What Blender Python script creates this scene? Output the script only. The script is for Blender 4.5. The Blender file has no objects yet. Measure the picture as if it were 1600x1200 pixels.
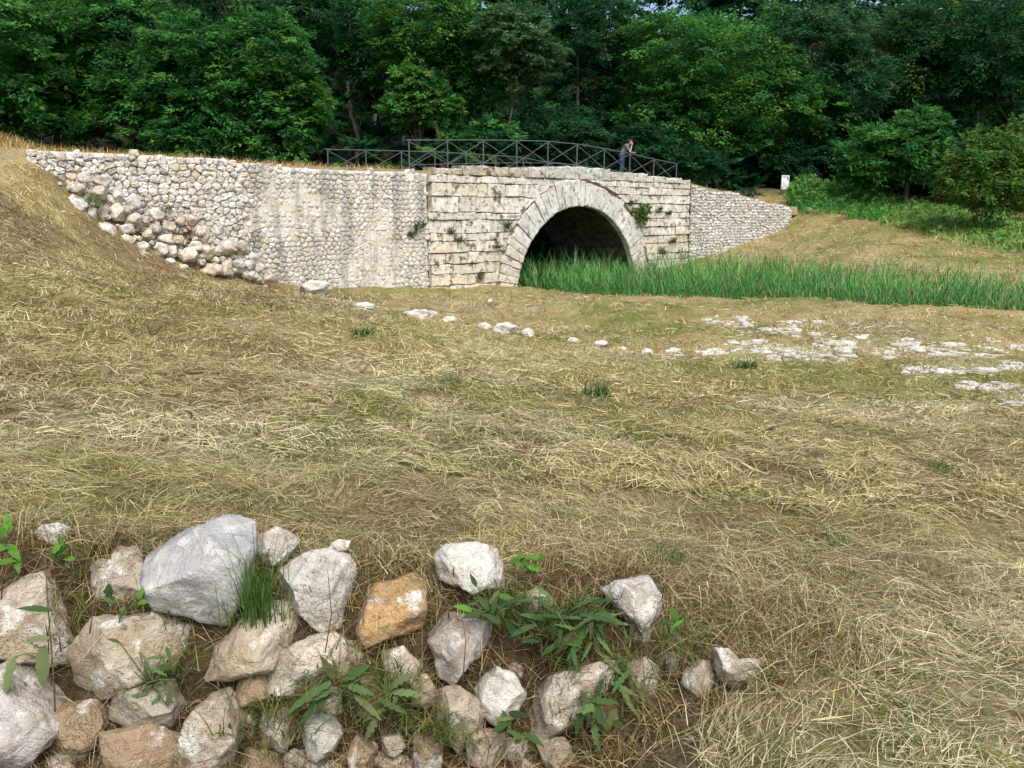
import bpy, math, random
import numpy as np
from mathutils import Vector

# ------------------------------------------------------------------ camera, sky, sun, exposure
F_PX, CX, CY, HORIZON = 1330.0, 800.0, 600.0, 335.0          # photograph measured at 1600 x 1200
PITCH = math.atan((CY - HORIZON) / F_PX)
SP, CP_ = math.sin(PITCH), math.cos(PITCH)
scene = bpy.context.scene
cam_d = bpy.data.cameras.new('camera'); cam = bpy.data.objects.new('camera', cam_d)
scene.collection.objects.link(cam); scene.camera = cam
cam_d.sensor_width = 36.0; cam_d.lens = 36.0 * F_PX / 1600.0
cam_d.clip_start = 0.05; cam_d.clip_end = 2000.0
cam.rotation_euler = (math.pi / 2 - PITCH, 0, 0)

SUN_EL, SUN_AZ = math.radians(54), math.radians(163)         # azimuth from +Y, clockwise
world = bpy.data.worlds.new('World'); scene.world = world; world.use_nodes = True
wn = world.node_tree; wn.nodes.clear()
sky = wn.nodes.new('ShaderNodeTexSky'); sky.sky_type = 'NISHITA'; sky.sun_disc = False
sky.sun_elevation = SUN_EL; sky.sun_rotation = SUN_AZ
sky.air_density = 1.0; sky.dust_density = 4.0; sky.ozone_density = 1.0
bg = wn.nodes.new('ShaderNodeBackground'); bg.inputs['Strength'].default_value = 0.14
wo = wn.nodes.new('ShaderNodeOutputWorld')
wn.links.new(sky.outputs[0], bg.inputs[0]); wn.links.new(bg.outputs[0], wo.inputs[0])
sun_d = bpy.data.lights.new('sun', 'SUN'); sun_d.energy = 2.0; sun_d.angle = math.radians(35)
sun_d.color = (1.0, 0.98, 0.92)
sun = bpy.data.objects.new('sun', sun_d); scene.collection.objects.link(sun)
sdir = Vector((math.sin(SUN_AZ) * math.cos(SUN_EL), math.cos(SUN_AZ) * math.cos(SUN_EL), math.sin(SUN_EL)))
sun.rotation_euler = sdir.to_track_quat('Z', 'Y').to_euler()
vs = scene.view_settings
vs.view_transform = 'Standard'; vs.look = 'None'; vs.gamma = 1.0; vs.use_curve_mapping = False
vs.exposure = 0.60

# ------------------------------------------------------------------ helpers
rng = np.random.default_rng(7); random.seed(7)
COL = scene.collection; WL = {}

def ray(px, py):
    a = (px - CX) / F_PX; b = (CY - py) / F_PX
    v = np.array([a, CP_ + b * SP, -SP + b * CP_]); return v / v[1]
def P(px, py, D): return ray(px, py) * D
def lin(r, g, b):
    c = np.array([r, g, b]) / 255.0
    return np.where(c <= 0.04045, c / 12.92, ((c + 0.055) / 1.055) ** 2.4)
def sstep(x, a=0.0, b=1.0):
    t = np.clip((x - a) / (b - a), 0, 1); return t * t * (3 - 2 * t)

def _h(ix, iy, iz, seed):
    n = (ix.astype(np.int64) * 374761393 + iy.astype(np.int64) * 668265263 + iz.astype(np.int64) * 2147483647 + seed * 144665) & 0xffffffff
    n = ((n ^ (n >> 13)) * 1274126177) & 0xffffffff
    n = ((n ^ (n >> 15)) * 2246822519) & 0xffffffff
    return ((n ^ (n >> 16)) & 0xffffff) / float(0xffffff) * 2 - 1
def vnoise(p, seed=0):
    i = np.floor(p); f = p - i; f = f * f * (3 - 2 * f); r = 0
    for dx in (0, 1):
        for dy in (0, 1):
            for dz in (0, 1):
                w = (f[:, 0] if dx else 1 - f[:, 0]) * (f[:, 1] if dy else 1 - f[:, 1]) * (f[:, 2] if dz else 1 - f[:, 2])
                r = r + w * _h(i[:, 0] + dx, i[:, 1] + dy, i[:, 2] + dz, seed)
    return r
def fbm(p, octv=4, seed=0, gain=0.5):
    r = 0; a = 1.0; p = np.asarray(p, float)
    for k in range(octv):
        r = r + a * vnoise(p * (2.03 ** k) + 17.3 * k, seed + k); a *= gain
    return r
def _h2(ix, iy, seed):
    n = (ix * 374761393 + iy * 668265263 + seed * 144665) & 0xffffffff
    n = ((n ^ (n >> 13)) * 1274126177) & 0xffffffff
    n = ((n ^ (n >> 15)) * 2246822519) & 0xffffffff
    return ((n ^ (n >> 16)) & 0xffffff) * (2.0 / 0xffffff) - 1
def n2(x, y, sc, octv=3, seed=0):
    r = 0; a = 1.0
    for k in range(octv):
        X = x * sc + 17.3 * k; Y = y * sc + 9.1 * k; i = np.floor(X); j = np.floor(Y); f = X - i; g = Y - j
        f = f * f * (3 - 2 * f); g = g * g * (3 - 2 * g); i = i.astype(np.int64); j = j.astype(np.int64)
        r = r + a * ((_h2(i, j, seed + k) * (1 - f) + _h2(i + 1, j, seed + k) * f) * (1 - g) + (_h2(i, j + 1, seed + k) * (1 - f) + _h2(i + 1, j + 1, seed + k) * f) * g)
        a *= 0.5; sc = sc * 2.03
    return r

def mk(name, V, F, mat, parent=None, smooth=True, col=None, origin=None, mats=None, midx=None):
    """one mesh object; V in world coordinates, origin in world coordinates"""
    V = np.asarray(V, dtype=np.float64)
    if origin is None: origin = V.mean(0)
    origin = np.asarray(origin, float)
    me = bpy.data.meshes.new(name)
    if isinstance(F, np.ndarray):
        nf, k = F.shape; L = V - origin
        me.vertices.add(len(V)); me.vertices.foreach_set('co', L.astype(np.float32).ravel())
        me.loops.add(nf * k); me.loops.foreach_set('vertex_index', F.astype(np.int32).ravel())
        me.polygons.add(nf); me.polygons.foreach_set('loop_start', np.arange(0, nf * k, k, dtype=np.int32))
        me.update(calc_edges=True)
    else:
        me.from_pydata((V - origin).tolist(), [], [tuple(int(i) for i in f) for f in F])
    if smooth: me.polygons.foreach_set('use_smooth', np.ones(len(me.polygons), dtype=bool))
    if col is not None:
        col = np.asarray(col, float)
        if col.ndim == 1: col = np.tile(col, (len(V), 1))
        at = me.color_attributes.new('tint', 'FLOAT_COLOR', 'POINT')
        at.data.foreach_set('color', np.concatenate([col, np.ones((len(V), 1))], 1).astype(np.float32).ravel())
    for m in (mats or [mat]): me.materials.append(m)
    if midx is not None: me.polygons.foreach_set('material_index', np.asarray(midx, dtype=np.int32))
    o = bpy.data.objects.new(name, me); COL.objects.link(o)
    if parent is not None:
        o.parent = parent; o.location = origin - WL[parent.name]
    else: o.location = origin
    WL[o.name] = origin
    return o
def tag(o, label=None, cat=None, group=None, kind=None):
    if label: o['label'] = label
    if cat: o['category'] = cat
    if group: o['group'] = group
    if kind: o['kind'] = kind
    return o
def thing(name, label, cat, loc, group=None):
    o = bpy.data.objects.new(name, None); COL.objects.link(o); o.empty_display_size = 0.2
    o.location = loc; WL[o.name] = np.asarray(loc, float)
    return tag(o, label, cat, group)

def tube(pts, rad, k=8):
    """tapered tube along a polyline -> V, F(list)"""
    pts = np.asarray(pts, float); n = len(pts); rad = np.broadcast_to(np.asarray(rad, float), (n,))
    V = []; F = []
    for i in range(n):
        t = pts[min(i + 1, n - 1)] - pts[max(i - 1, 0)]; t /= np.linalg.norm(t) + 1e-9
        u = np.cross(t, [0.31, 0.2, 0.93]) if abs(t[2]) < 0.9 else np.cross(t, [1, 0.1, 0])
        u /= np.linalg.norm(u); v = np.cross(t, u)
        for j in range(k):
            a = 2 * math.pi * j / k
            V.append(pts[i] + rad[i] * (u * math.cos(a) + v * math.sin(a)))
    for i in range(n - 1):
        for j in range(k):
            F.append((i * k + j, i * k + (j + 1) % k, (i + 1) * k + (j + 1) % k, (i + 1) * k + j))
    F.append(tuple(range(k - 1, -1, -1))); F.append(tuple((n - 1) * k + j for j in range(k)))
    return V, F
def join(parts):
    V = []; F = []
    for v, f in parts:
        b = len(V); V += list(v); F += [tuple(i + b for i in q) for q in f]
    return V, F
def bar(a, b, w, h):
    """rectangular bar between two points"""
    a = np.asarray(a, float); b = np.asarray(b, float); t = b - a; t /= np.linalg.norm(t)
    u = np.cross(t, [0, 0, 1]) if abs(t[2]) < 0.95 else np.array([d2[0], d2[1], 0.0])
    u /= np.linalg.norm(u); v = np.cross(t, u)
    V = []
    for p in (a, b):
        for su, sv in ((-1, -1), (1, -1), (1, 1), (-1, 1)): V.append(p + u * su * w / 2 + v * sv * h / 2)
    return V, [(0, 1, 2, 3), (7, 6, 5, 4), (0, 4, 5, 1), (1, 5, 6, 2), (2, 6, 7, 3), (3, 7, 4, 0)]

_ico = {}
def ico(level):
    if level in _ico: return _ico[level]
    t = (1 + 5 ** 0.5) / 2
    V = [(-1, t, 0), (1, t, 0), (-1, -t, 0), (1, -t, 0), (0, -1, t), (0, 1, t), (0, -1, -t), (0, 1, -t), (t, 0, -1), (t, 0, 1), (-t, 0, -1), (-t, 0, 1)]
    V = [np.array(v) / math.sqrt(1 + t * t) for v in V]
    F = [(0, 11, 5), (0, 5, 1), (0, 1, 7), (0, 7, 10), (0, 10, 11), (1, 5, 9), (5, 11, 4), (11, 10, 2), (10, 7, 6), (7, 1, 8), (3, 9, 4), (3, 4, 2), (3, 2, 6), (3, 6, 8), (3, 8, 9), (4, 9, 5), (2, 4, 11), (6, 2, 10), (8, 6, 7), (9, 8, 1)]
    for _ in range(level):
        c = {}; G = []
        def mid(a, b):
            k = (min(a, b), max(a, b))
            if k not in c:
                m = V[a] + V[b]; V.append(m / np.linalg.norm(m)); c[k] = len(V) - 1
            return c[k]
        for a, b, d in F:
            x, y, z = mid(a, b), mid(b, d), mid(d, a); G += [(a, x, z), (b, y, x), (d, z, y), (x, y, z)]
        F = G
    _ico[level] = (np.array(V), np.array(F)); return _ico[level]

# ------------------------------------------------------------------ materials
def newmat(name):
    m = bpy.data.materials.new(name); m.use_nodes = True; nt = m.node_tree; nt.nodes.clear()
    def N(t, ins=None, **kw):
        n = nt.nodes.new(t)
        for k, v in kw.items(): setattr(n, k, v)
        for k, v in (ins or {}).items():
            if isinstance(v, bpy.types.NodeSocket): nt.links.new(v, n.inputs[k])
            else: n.inputs[k].default_value = v
        return n
    return m, N
def rgba(c): return (float(c[0]), float(c[1]), float(c[2]), 1.0)
def ramp(N, fac, a, b):
    return N('ShaderNodeMapRange', {0: fac, 1: a, 2: b, 3: 0.0, 4: 1.0}, interpolation_type='SMOOTHSTEP').outputs[0]
def mixc(N, fac, a, b, mode='MIX'):
    n = N('ShaderNodeMix', {0: fac}, data_type='RGBA', blend_type=mode)
    for i, c in ((6, a), (7, b)):
        if isinstance(c, bpy.types.NodeSocket): n.id_data.links.new(c, n.inputs[i])
        else: n.inputs[i].default_value = rgba(c)
    return n.outputs[2]
def noise(N, vec, scale, detail=4, rough=0.55, out=0):
    return N('ShaderNodeTexNoise', {'Vector': vec, 'Scale': scale, 'Detail': detail, 'Roughness': rough}).outputs[out]

def stone_mat(name, fine, stain, stain_amt, pits, bump, streak=0.0, moss=0.0, dirt=(0.16, 0.10, 0.05), dirt_amt=0.5, pale_amt=0.55):
    """weathered limestone; base colour from the 'tint' colour attribute; fine = feature frequency per metre"""
    m, N = newmat(name)
    pos = N('ShaderNodeNewGeometry').outputs['Position']
    c = N('ShaderNodeAttribute', attribute_name='tint').outputs['Color']
    f1 = noise(N, pos, fine * 0.35, 5, 0.6); f2 = noise(N, pos, fine * 1.1, 6, 0.65); f3 = noise(N, pos, fine * 5, 4, 0.6)
    c = mixc(N, N('ShaderNodeMath', {0: ramp(N, f1, 0.44, 0.60), 1: dirt_amt}, operation='MULTIPLY').outputs[0], c, dirt)
    c = mixc(N, N('ShaderNodeMath', {0: ramp(N, f2, 0.49, 0.62), 1: stain_amt}, operation='MULTIPLY').outputs[0], c, stain)
    pale = N('ShaderNodeMath', {0: ramp(N, noise(N, pos, fine * 0.8, 5, 0.6), 0.54, 0.64), 1: pale_amt}, operation='MULTIPLY').outputs[0]
    c = mixc(N, pale, c, (0.72, 0.70, 0.64))
    if streak:
        mp = N('ShaderNodeVectorMath', {0: pos, 1: (2.6, 2.6, 0.22)}, operation='MULTIPLY').outputs[0]
        sn = noise(N, mp, 1.0, 5, 0.6)
        c = mixc(N, N('ShaderNodeMath', {0: ramp(N, sn, 0.47, 0.62), 1: streak}, operation='MULTIPLY').outputs[0], c, (0.17, 0.175, 0.18))
    if moss:
        mn = noise(N, pos, fine * 0.55, 6, 0.7)
        c = mixc(N, N('ShaderNodeMath', {0: ramp(N, mn, 0.55, 0.63), 1: moss}, operation='MULTIPLY').outputs[0], c, (0.075, 0.075, 0.03))
    vo = N('ShaderNodeTexVoronoi', {'Vector': N('ShaderNodeVectorMath', {0: pos, 1: noise(N, pos, fine * 3, 3, 0.5, 1)}, operation='ADD').outputs[0], 'Scale': fine * 1.3})
    pit = N('ShaderNodeMath', {0: ramp(N, vo.outputs['Distance'], 0.30, 0.10), 1: ramp(N, noise(N, pos, fine * 0.6, 2), 0.46, 0.56)}, operation='MULTIPLY').outputs[0]
    c = mixc(N, N('ShaderNodeMath', {0: pit, 1: pits}, operation='MULTIPLY').outputs[0], c, (0.06, 0.05, 0.035))
    f4 = noise(N, pos, fine * 19, 3, 0.6)
    c = mixc(N, N('ShaderNodeMath', {0: ramp(N, f4, 0.56, 0.66), 1: 0.35}, operation='MULTIPLY').outputs[0], c, stain)
    c = mixc(N, 0.5, c, mixc(N, f3, (0.25, 0.25, 0.25), (0.95, 0.95, 0.95)), 'SOFT_LIGHT')
    h = N('ShaderNodeMath', {0: f2, 1: N('ShaderNodeMath', {0: f3, 1: 0.4}, operation='MULTIPLY').outputs[0]}, operation='ADD').outputs[0]
    h = N('ShaderNodeMath', {0: h, 1: N('ShaderNodeMath', {0: f4, 1: 0.18}, operation='MULTIPLY').outputs[0]}, operation='ADD').outputs[0]
    h = N('ShaderNodeMath', {0: h, 1: N('ShaderNodeMath', {0: pit, 1: pits * 0.8}, operation='MULTIPLY').outputs[0]}, operation='SUBTRACT').outputs[0]
    bp = N('ShaderNodeBump', {'Strength': 0.9, 'Distance': bump, 'Height': h})
    b = N('ShaderNodeBsdfPrincipled', {'Base Color': c, 'Roughness': 0.92, 'Normal': bp.outputs[0]})
    b.inputs['Specular IOR Level'].default_value = 0.2
    N('ShaderNodeOutputMaterial', {0: b.outputs[0]}); return m

def leaf_mat(name, transl=0.35, rough=0.6, spec=0.25):
    m, N = newmat(name)
    pos = N('ShaderNodeNewGeometry').outputs['Position']
    c = N('ShaderNodeAttribute', attribute_name='tint').outputs['Color']
    c = mixc(N, 0.4, c, mixc(N, noise(N, pos, 0.9, 3), (0.2, 0.2, 0.2), (0.9, 0.9, 0.9)), 'SOFT_LIGHT')
    b = N('ShaderNodeBsdfPrincipled', {'Base Color': c, 'Roughness': rough}); b.inputs['Specular IOR Level'].default_value = spec
    t = N('ShaderNodeBsdfTranslucent', {'Color': c})
    mx = N('ShaderNodeMixShader', {0: transl, 1: b.outputs[0], 2: t.outputs[0]})
    N('ShaderNodeOutputMaterial', {0: mx.outputs[0]}); return m

def plain_mat(name, c, rough=0.6, metal=0.0, var=0.25, scale=20, bump=0.0):
    m, N = newmat(name)
    pos = N('ShaderNodeNewGeometry').outputs['Position']
    f = noise(N, pos, scale, 4)
    cc = mixc(N, ramp(N, f, 0.3, 0.7), [x * (1 - var) for x in c], [min(1, x * (1 + var)) for x in c])
    ins = {'Base Color': cc, 'Roughness': rough, 'Metallic': metal}
    if bump: ins['Normal'] = N('ShaderNodeBump', {'Strength': 0.8, 'Distance': bump, 'Height': f}).outputs[0]
    b = N('ShaderNodeBsdfPrincipled', ins); b.inputs['Specular IOR Level'].default_value = 0.3
    N('ShaderNodeOutputMaterial', {0: b.outputs[0]}); return m

M = {}
M['fieldstone'] = stone_mat('weathered_fieldstone', 9.0, (0.24, 0.20, 0.14), 0.5, 0.85, 0.045, dirt=(0.27, 0.18, 0.095), dirt_amt=0.55, pale_amt=0.85)
M['concrete'] = stone_mat('rough_grey_stone', 14.0, (0.33, 0.34, 0.35), 0.6, 0.5, 0.03, dirt=(0.30, 0.30, 0.30), dirt_amt=0.4)
M['rubble'] = stone_mat('rubble_limestone', 5.0, (0.24, 0.23, 0.20), 0.6, 0.8, 0.05, dirt=(0.30, 0.22, 0.12), dirt_amt=0.55)
M['wallstone'] = stone_mat('wall_limestone', 4.0, (0.30, 0.295, 0.28), 0.4, 0.5, 0.03, streak=0.0, dirt=(0.44, 0.36, 0.24), dirt_amt=0.3)
M['streaked'] = stone_mat('streaked_wall_limestone', 4.0, (0.30, 0.30, 0.30), 0.4, 0.5, 0.03, streak=0.5, dirt=(0.48, 0.41, 0.29), dirt_amt=0.35)
M['ashlar'] = stone_mat('ashlar_limestone', 4.6, (0.22, 0.215, 0.19), 0.7, 1.0, 0.06, moss=0.8, dirt=(0.52, 0.47, 0.38), dirt_amt=0.35)
M['voussoir'] = stone_mat('arch_limestone', 4.2, (0.27, 0.27, 0.265), 0.6, 0.95, 0.05, moss=0.55, dirt=(0.44, 0.42, 0.37), dirt_amt=0.45)
M['vault'] = plain_mat('shade_dark_vault_stone', (0.075, 0.072, 0.058), 0.9, var=0.6, scale=3, bump=0.04)  # shade inside the arch is put into this dark stone colour
M['mortar'] = plain_mat('earthy_mortar', (0.27, 0.235, 0.175), 0.95, var=0.45, scale=6, bump=0.03)
M['limemortar'] = stone_mat('lime_mortar', 5.0, (0.32, 0.32, 0.31), 0.4, 0.6, 0.03, streak=0.5, dirt=(0.50, 0.43, 0.31), dirt_amt=0.4)
M['white_rock'] = stone_mat('bare_white_limestone', 6.0, (0.36, 0.34, 0.30), 0.45, 0.6, 0.03, dirt=(0.42, 0.36, 0.27), dirt_amt=0.45)
M['straw'] = leaf_mat('cut_dry_grass', 0.2, 0.75, 0.15)
M['leaf'] = leaf_mat('tree_leaves', 0.45, 0.65, 0.15)
M['reed'] = leaf_mat('reed_leaves', 0.3, 0.5, 0.3)
M['weed'] = leaf_mat('weed_leaves', 0.2, 0.7, 0.15)
M['bark'] = plain_mat('tree_bark', (0.085, 0.07, 0.055), 0.95, var=0.5, scale=5, bump=0.03)
M['iron'] = plain_mat('painted_dark_iron', (0.12, 0.13, 0.145), 0.45, 0.1, 0.2, 8)
M['twig'] = plain_mat('dry_stalk', (0.13, 0.085, 0.05), 0.9, var=0.4, scale=30)

# ground: soil and thatch, coloured by patches
mg, N = newmat('mown_ground')
pos = N('ShaderNodeNewGeometry').outputs['Position']
c = N('ShaderNodeAttribute', attribute_name='tint').outputs['Color']
st = N('ShaderNodeVectorMath', {0: pos, 1: (1.0, 0.35, 1.0)}, operation='MULTIPLY').outputs[0]
f_a = noise(N, st, 38, 6, 0.7); f_b = noise(N, pos, 7, 5, 0.65); f_c = noise(N, pos, 160, 4, 0.7)
c = mixc(N, ramp(N, f_a, 0.38, 0.66), mixc(N, 1.0, c, (0.52, 0.47, 0.42), 'MULTIPLY'), c)
c = mixc(N, N('ShaderNodeMath', {0: ramp(N, f_b, 0.5, 0.75), 1: 0.5}, operation='MULTIPLY').outputs[0], c, mixc(N, 1.0, c, (0.60, 0.54, 0.48), 'MULTIPLY'))
c = mixc(N, N('ShaderNodeMath', {0: ramp(N, noise(N, pos, 1.1, 5, 0.65), 0.5, 0.64), 1: 0.35}, operation='MULTIPLY').outputs[0], c, mixc(N, 1.0, c, (0.66, 0.86, 0.46), 'MULTIPLY'))
c = mixc(N, N('ShaderNodeMath', {0: ramp(N, noise(N, st, 2.3, 5, 0.65), 0.52, 0.66), 1: 0.6}, operation='MULTIPLY').outputs[0], c, mixc(N, 1.0, c, (0.62, 0.50, 0.42), 'MULTIPLY'))
c = mixc(N, 0.85, c, mixc(N, ramp(N, f_c, 0.3, 0.7), (0.15, 0.15, 0.15), (0.95, 0.95, 0.95)), 'SOFT_LIGHT')
bp = N('ShaderNodeBump', {'Strength': 1.0, 'Distance': 0.02, 'Height': N('ShaderNodeMath', {0: f_a, 1: f_b}, operation='ADD').outputs[0]})
b = N('ShaderNodeBsdfPrincipled', {'Base Color': c, 'Roughness': 0.97, 'Normal': bp.outputs[0]}); b.inputs['Specular IOR Level'].default_value = 0.1
N('ShaderNodeOutputMaterial', {0: b.outputs[0]}); M['ground'] = mg

# ------------------------------------------------------------------ the line of the bridge
ORG = np.array([-3.979, 34.0]); d2 = np.array([1.39352, 1.29281]); d2 /= np.linalg.norm(d2); nr = np.array([d2[1], -d2[0]])
FACE = 0.25
def WP(s, out, z): q = ORG + d2 * s + nr * out; return np.array([q[0], q[1], z])
def W(px, py, out=FACE):
    v = ray(px, py); D = ((ORG + nr * out) @ nr) / (v[:2] @ nr); q = v * D
    return (q[:2] - ORG) @ d2, q[2], D
ARC_S, ARC_Z, R_IN, R_EX = 9.60, -3.72, 4.10, 5.27

# ------------------------------------------------------------------ terrain
cps = [P(*a) for a in [
    # near ground above the low stone wall, then the hillside, column by column
    (-300, 830, 3.1), (0, 840, 3.25), (400, 862, 3.35), (800, 885, 3.3), (1000, 930, 3.15), (1200, 1000, 2.95), (1400, 1060, 2.75), (1600, 1100, 2.62), (1900, 1120, 2.6),
    (-500, 560, 7), (0, 600, 7), (0, 465, 13), (0, 390, 18.5), (0, 320, 22), (0, 262, 24.2), (-250, 330, 19), (-300, 225, 24.5), (0, 214, 26.3), (50, 243, 24.8), (105, 308, 24.9), (150, 385, 24.3),
    (300, 433, 26.1), (460, 448, 30.1), (665, 446, 34.2), (800, 449, 37.2),
    (400, 600, 8), (400, 500, 14), (420, 455, 22), (200, 520, 11.5), (200, 448, 20.0), (105, 380, 22.8), (260, 440, 22.5), (600, 700, 5.6), (600, 560, 12),
    (600, 478, 23), (800, 700, 6.2), (800, 600, 11), (800, 519, 19.6), (1000, 553, 17), (800, 470, 28.5), (650, 496, 22), (500, 462, 27),
    (1200, 800, 4.9), (1200, 650, 10), (1200, 565, 15.8), (1200, 510, 21.5), (1200, 470, 28.6),
    (1600, 800, 5.2), (1600, 640, 11.6), (1600, 560, 17), (1600, 494, 24), (2100, 600, 14), (2100, 500, 22),
    # right bank beyond the reeds
    (1090, 410, 46.3), (1150, 387, 49.2), (1232, 352, 53.2), (1300, 385, 45.5), (1400, 422, 38.6), (1500, 440, 34.8), (1600, 449, 32.5),
    (1260, 328, 54.5), (1369, 346, 50.5), (1487, 377, 45.0), (1600, 402, 41.0), (1400, 320, 57), (1600, 345, 53), (1227, 302, 58.0), (1290, 305, 60), (1900, 380, 42), (1900, 430, 32),
    (1600, 310, 66), (1350, 285, 68), (1600, 70, 105), (1250, 110, 105), (1900, 120, 100)]]
cps += [WP(s, -tt, z) for s, tt, z in [(-24, 3, 3.0), (-13, 7, 1.4), (-4, 8, 0.4), (4, 8, -1.4), (9.6, 8, -2.8), (15, 8, -1.3), (21, 7, -0.2), (28, 6, 0.6), (-16, 20, 3.2), (0, 20, 1.6), (10, 20, 0.6), (20, 20, 1.6),
                                    (-25, 45, 9), (0, 45, 8.5), (20, 45, 8.5), (0, 80, 27), (-50, 20, 8), (-60, 60, 24)]]
cps = np.array(cps)
def _phi(r2): return 0.5 * r2 * np.log(r2 + 1e-9)
_n = len(cps); _A = np.zeros((_n + 3, _n + 3))
_dd = ((cps[:, None, :2] - cps[None, :, :2]) ** 2).sum(2)
_A[:_n, :_n] = _phi(_dd) + np.eye(_n) * 0.6
_A[:_n, _n] = 1; _A[:_n, _n + 1:] = cps[:, :2]; _A[_n:, :_n] = _A[:_n, _n:].T
_w = np.linalg.solve(_A, np.concatenate([cps[:, 2], np.zeros(3)]))
def tps(x, y):
    x = np.clip(x, -60, 70); y = np.clip(y, -3, 125); r = np.zeros_like(x)
    for i0 in range(0, len(x), 60000):
        X = x[i0:i0 + 60000]; Y = y[i0:i0 + 60000]
        K = _phi((X[:, None] - cps[None, :, 0]) ** 2 + (Y[:, None] - cps[None, :, 1]) ** 2)
        r[i0:i0 + 60000] = K @ _w[:_n] + _w[_n] + X * _w[_n + 1] + Y * _w[_n + 2]
    return r
# coarse lookup grid for the smooth part of the terrain (bilinear), finer close to the camera through a warp
GX = np.linspace(-1, 1, 420); GY = np.linspace(0, 1, 420)
def wx(u): return np.sinh(u * 4.2) / math.sinh(4.2) * 72.0
def wxi(x): return np.arcsinh(np.clip(x, -72, 72) / 72.0 * math.sinh(4.2)) / 4.2
def wy(v): return -3.5 + np.sinh(v * 3.6) / math.sinh(3.6) * 130.0
def wyi(y): return np.arcsinh((np.clip(y, -3.5, 126.5) + 3.5) / 130.0 * math.sinh(3.6)) / 3.6
_gx, _gy = np.meshgrid(wx(GX), wy(GY), indexing='ij')
GZ = tps(_gx.ravel(), _gy.ravel()).reshape(_gx.shape)
def smooth_z(x, y):
    u = (wxi(x) + 1) / 2 * 419; v = wyi(y) * 419
    i = np.clip(u.astype(int), 0, 418); j = np.clip(v.astype(int), 0, 418); fu = u - i; fv = v - j
    return GZ[i, j] * (1 - fu) * (1 - fv) + GZ[i + 1, j] * fu * (1 - fv) + GZ[i, j + 1] * (1 - fu) * fv + GZ[i + 1, j + 1] * fu * fv
DITCH = np.array([(-14, 60, 3.6), (3.2, 40.4, 4.0), (10.8, 32.8, 4.1), (17, 28, 3.5), (24, 24.2, 3.0), (36, 19.5, 2.6)], float)
def ditch(x, y):
    """>0 inside the reed-filled ditch: metres in from its edge"""
    best = np.full(len(x), -99.0)
    for a, b_ in zip(DITCH[:-1], DITCH[1:]):
        ab = b_[:2] - a[:2]; t = np.clip(((x - a[0]) * ab[0] + (y - a[1]) * ab[1]) / (ab @ ab), 0, 1)
        dist = np.hypot(x - a[0] - t * ab[0], y - a[1] - t * ab[1]); hw = a[2] + (b_[2] - a[2]) * t
        best = np.maximum(best, hw - dist)
    return best
def wall_y(x): return 2.95 + 0.02 * x
def terr(x, y):
    x = np.atleast_1d(np.asarray(x, float)); y = np.atleast_1d(np.asarray(y, float))
    z = smooth_z(x, y)
    z = z - 0.75 * sstep(ditch(x, y), 0.0, 1.6)
    g = sstep(1.25 - x, 0.0, 0.7); h = sstep(y - wall_y(x), -0.10, 0.40)
    low = -2.05 + 0.02 * x + 0.32 * sstep(x, 0.1, 0.95)
    z = np.where(g * (1 - h) > 0, z + g * (1 - h) * np.minimum(low - z, 0), z)
    r = np.hypot(x, y)
    z = z + 0.05 * n2(x, y, 1.3, 3, 3) * sstep(r, 1.5, 6) + 0.028 * n2(x, y, 4.5, 2, 5) + 0.10 * n2(x, y, 0.28, 2, 9) * sstep(r, 6, 20)
    return z
def T1(x, y): return float(terr(x, y)[0])
def hit(px, py, dmax=140.0, n=700):
    D = np.geomspace(1.6, dmax, n); v = ray(px, py)
    dz = v[2] * D - terr(v[0] * D, D); k = np.argmax(dz < 0)
    if not (dz < 0).any(): k = len(D) - 1
    return np.array([v[0] * D[k], D[k], T1(v[0] * D[k], D[k])])

def field_col(x, y):
    """real colour patches of the mown grass: straw, pale hay, brown thatch, green regrowth"""
    a = n2(x, y, 0.55, 3, 21); b_ = n2(x, y, 1.6, 3, 22); g = n2(x, y, 0.33, 3, 23); e = n2(x, y, 2.8, 2, 24)
    straw = lin(173, 160, 114); pale = lin(201, 193, 156); brown = lin(128, 107, 80); green = lin(110, 126, 60)
    c = np.tile(straw, (len(x), 1))
    def mx(c, t, w): w = np.clip(w, 0, 1)[:, None]; return c * (1 - w) + t * w
    c = mx(c, pale, sstep(a, 0.0, 0.7) * 0.7); far = sstep(y, 12, 22)
    hill = sstep(-x - 0.15 * y, -0.5, 5) * sstep(y, 4, 10)                # browner thatch on the left slope
    c = mx(c, brown, np.clip(sstep(b_, 0.1, 0.8) * 0.6 + far * 0.5 * sstep(a - b_, 0.1, 0.8) + hill * 0.6 * sstep(e + a, -0.7, 0.5), 0, 0.85))
    gg = sstep(g + 0.5 * e, 0.4, 1.0) * 0.45 + far * 0.5 * sstep(x, -7, 2) * sstep(g + 0.7 * e + 0.5 * b_, -0.3, 0.6)
    band = np.exp(-((y - (15.0 - 0.12 * x)) / 2.2) ** 2) * sstep(x, 0, 4) * 0.55
    c = mx(c, green, np.clip((gg + band) * (1 - 0.6 * hill), 0, 0.8))
    return c

ub = np.concatenate([-np.linspace(1, 0, 165)[:-1], np.linspace(0, 1, 175)]); vb = np.linspace(0, 1, 325)
gx = np.sinh(ub * 7.2) / math.sinh(7.2) * 420.0; gy = -6 + np.sinh(vb * 6.0) / math.sinh(6.0) * 420 * 1.0
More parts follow.
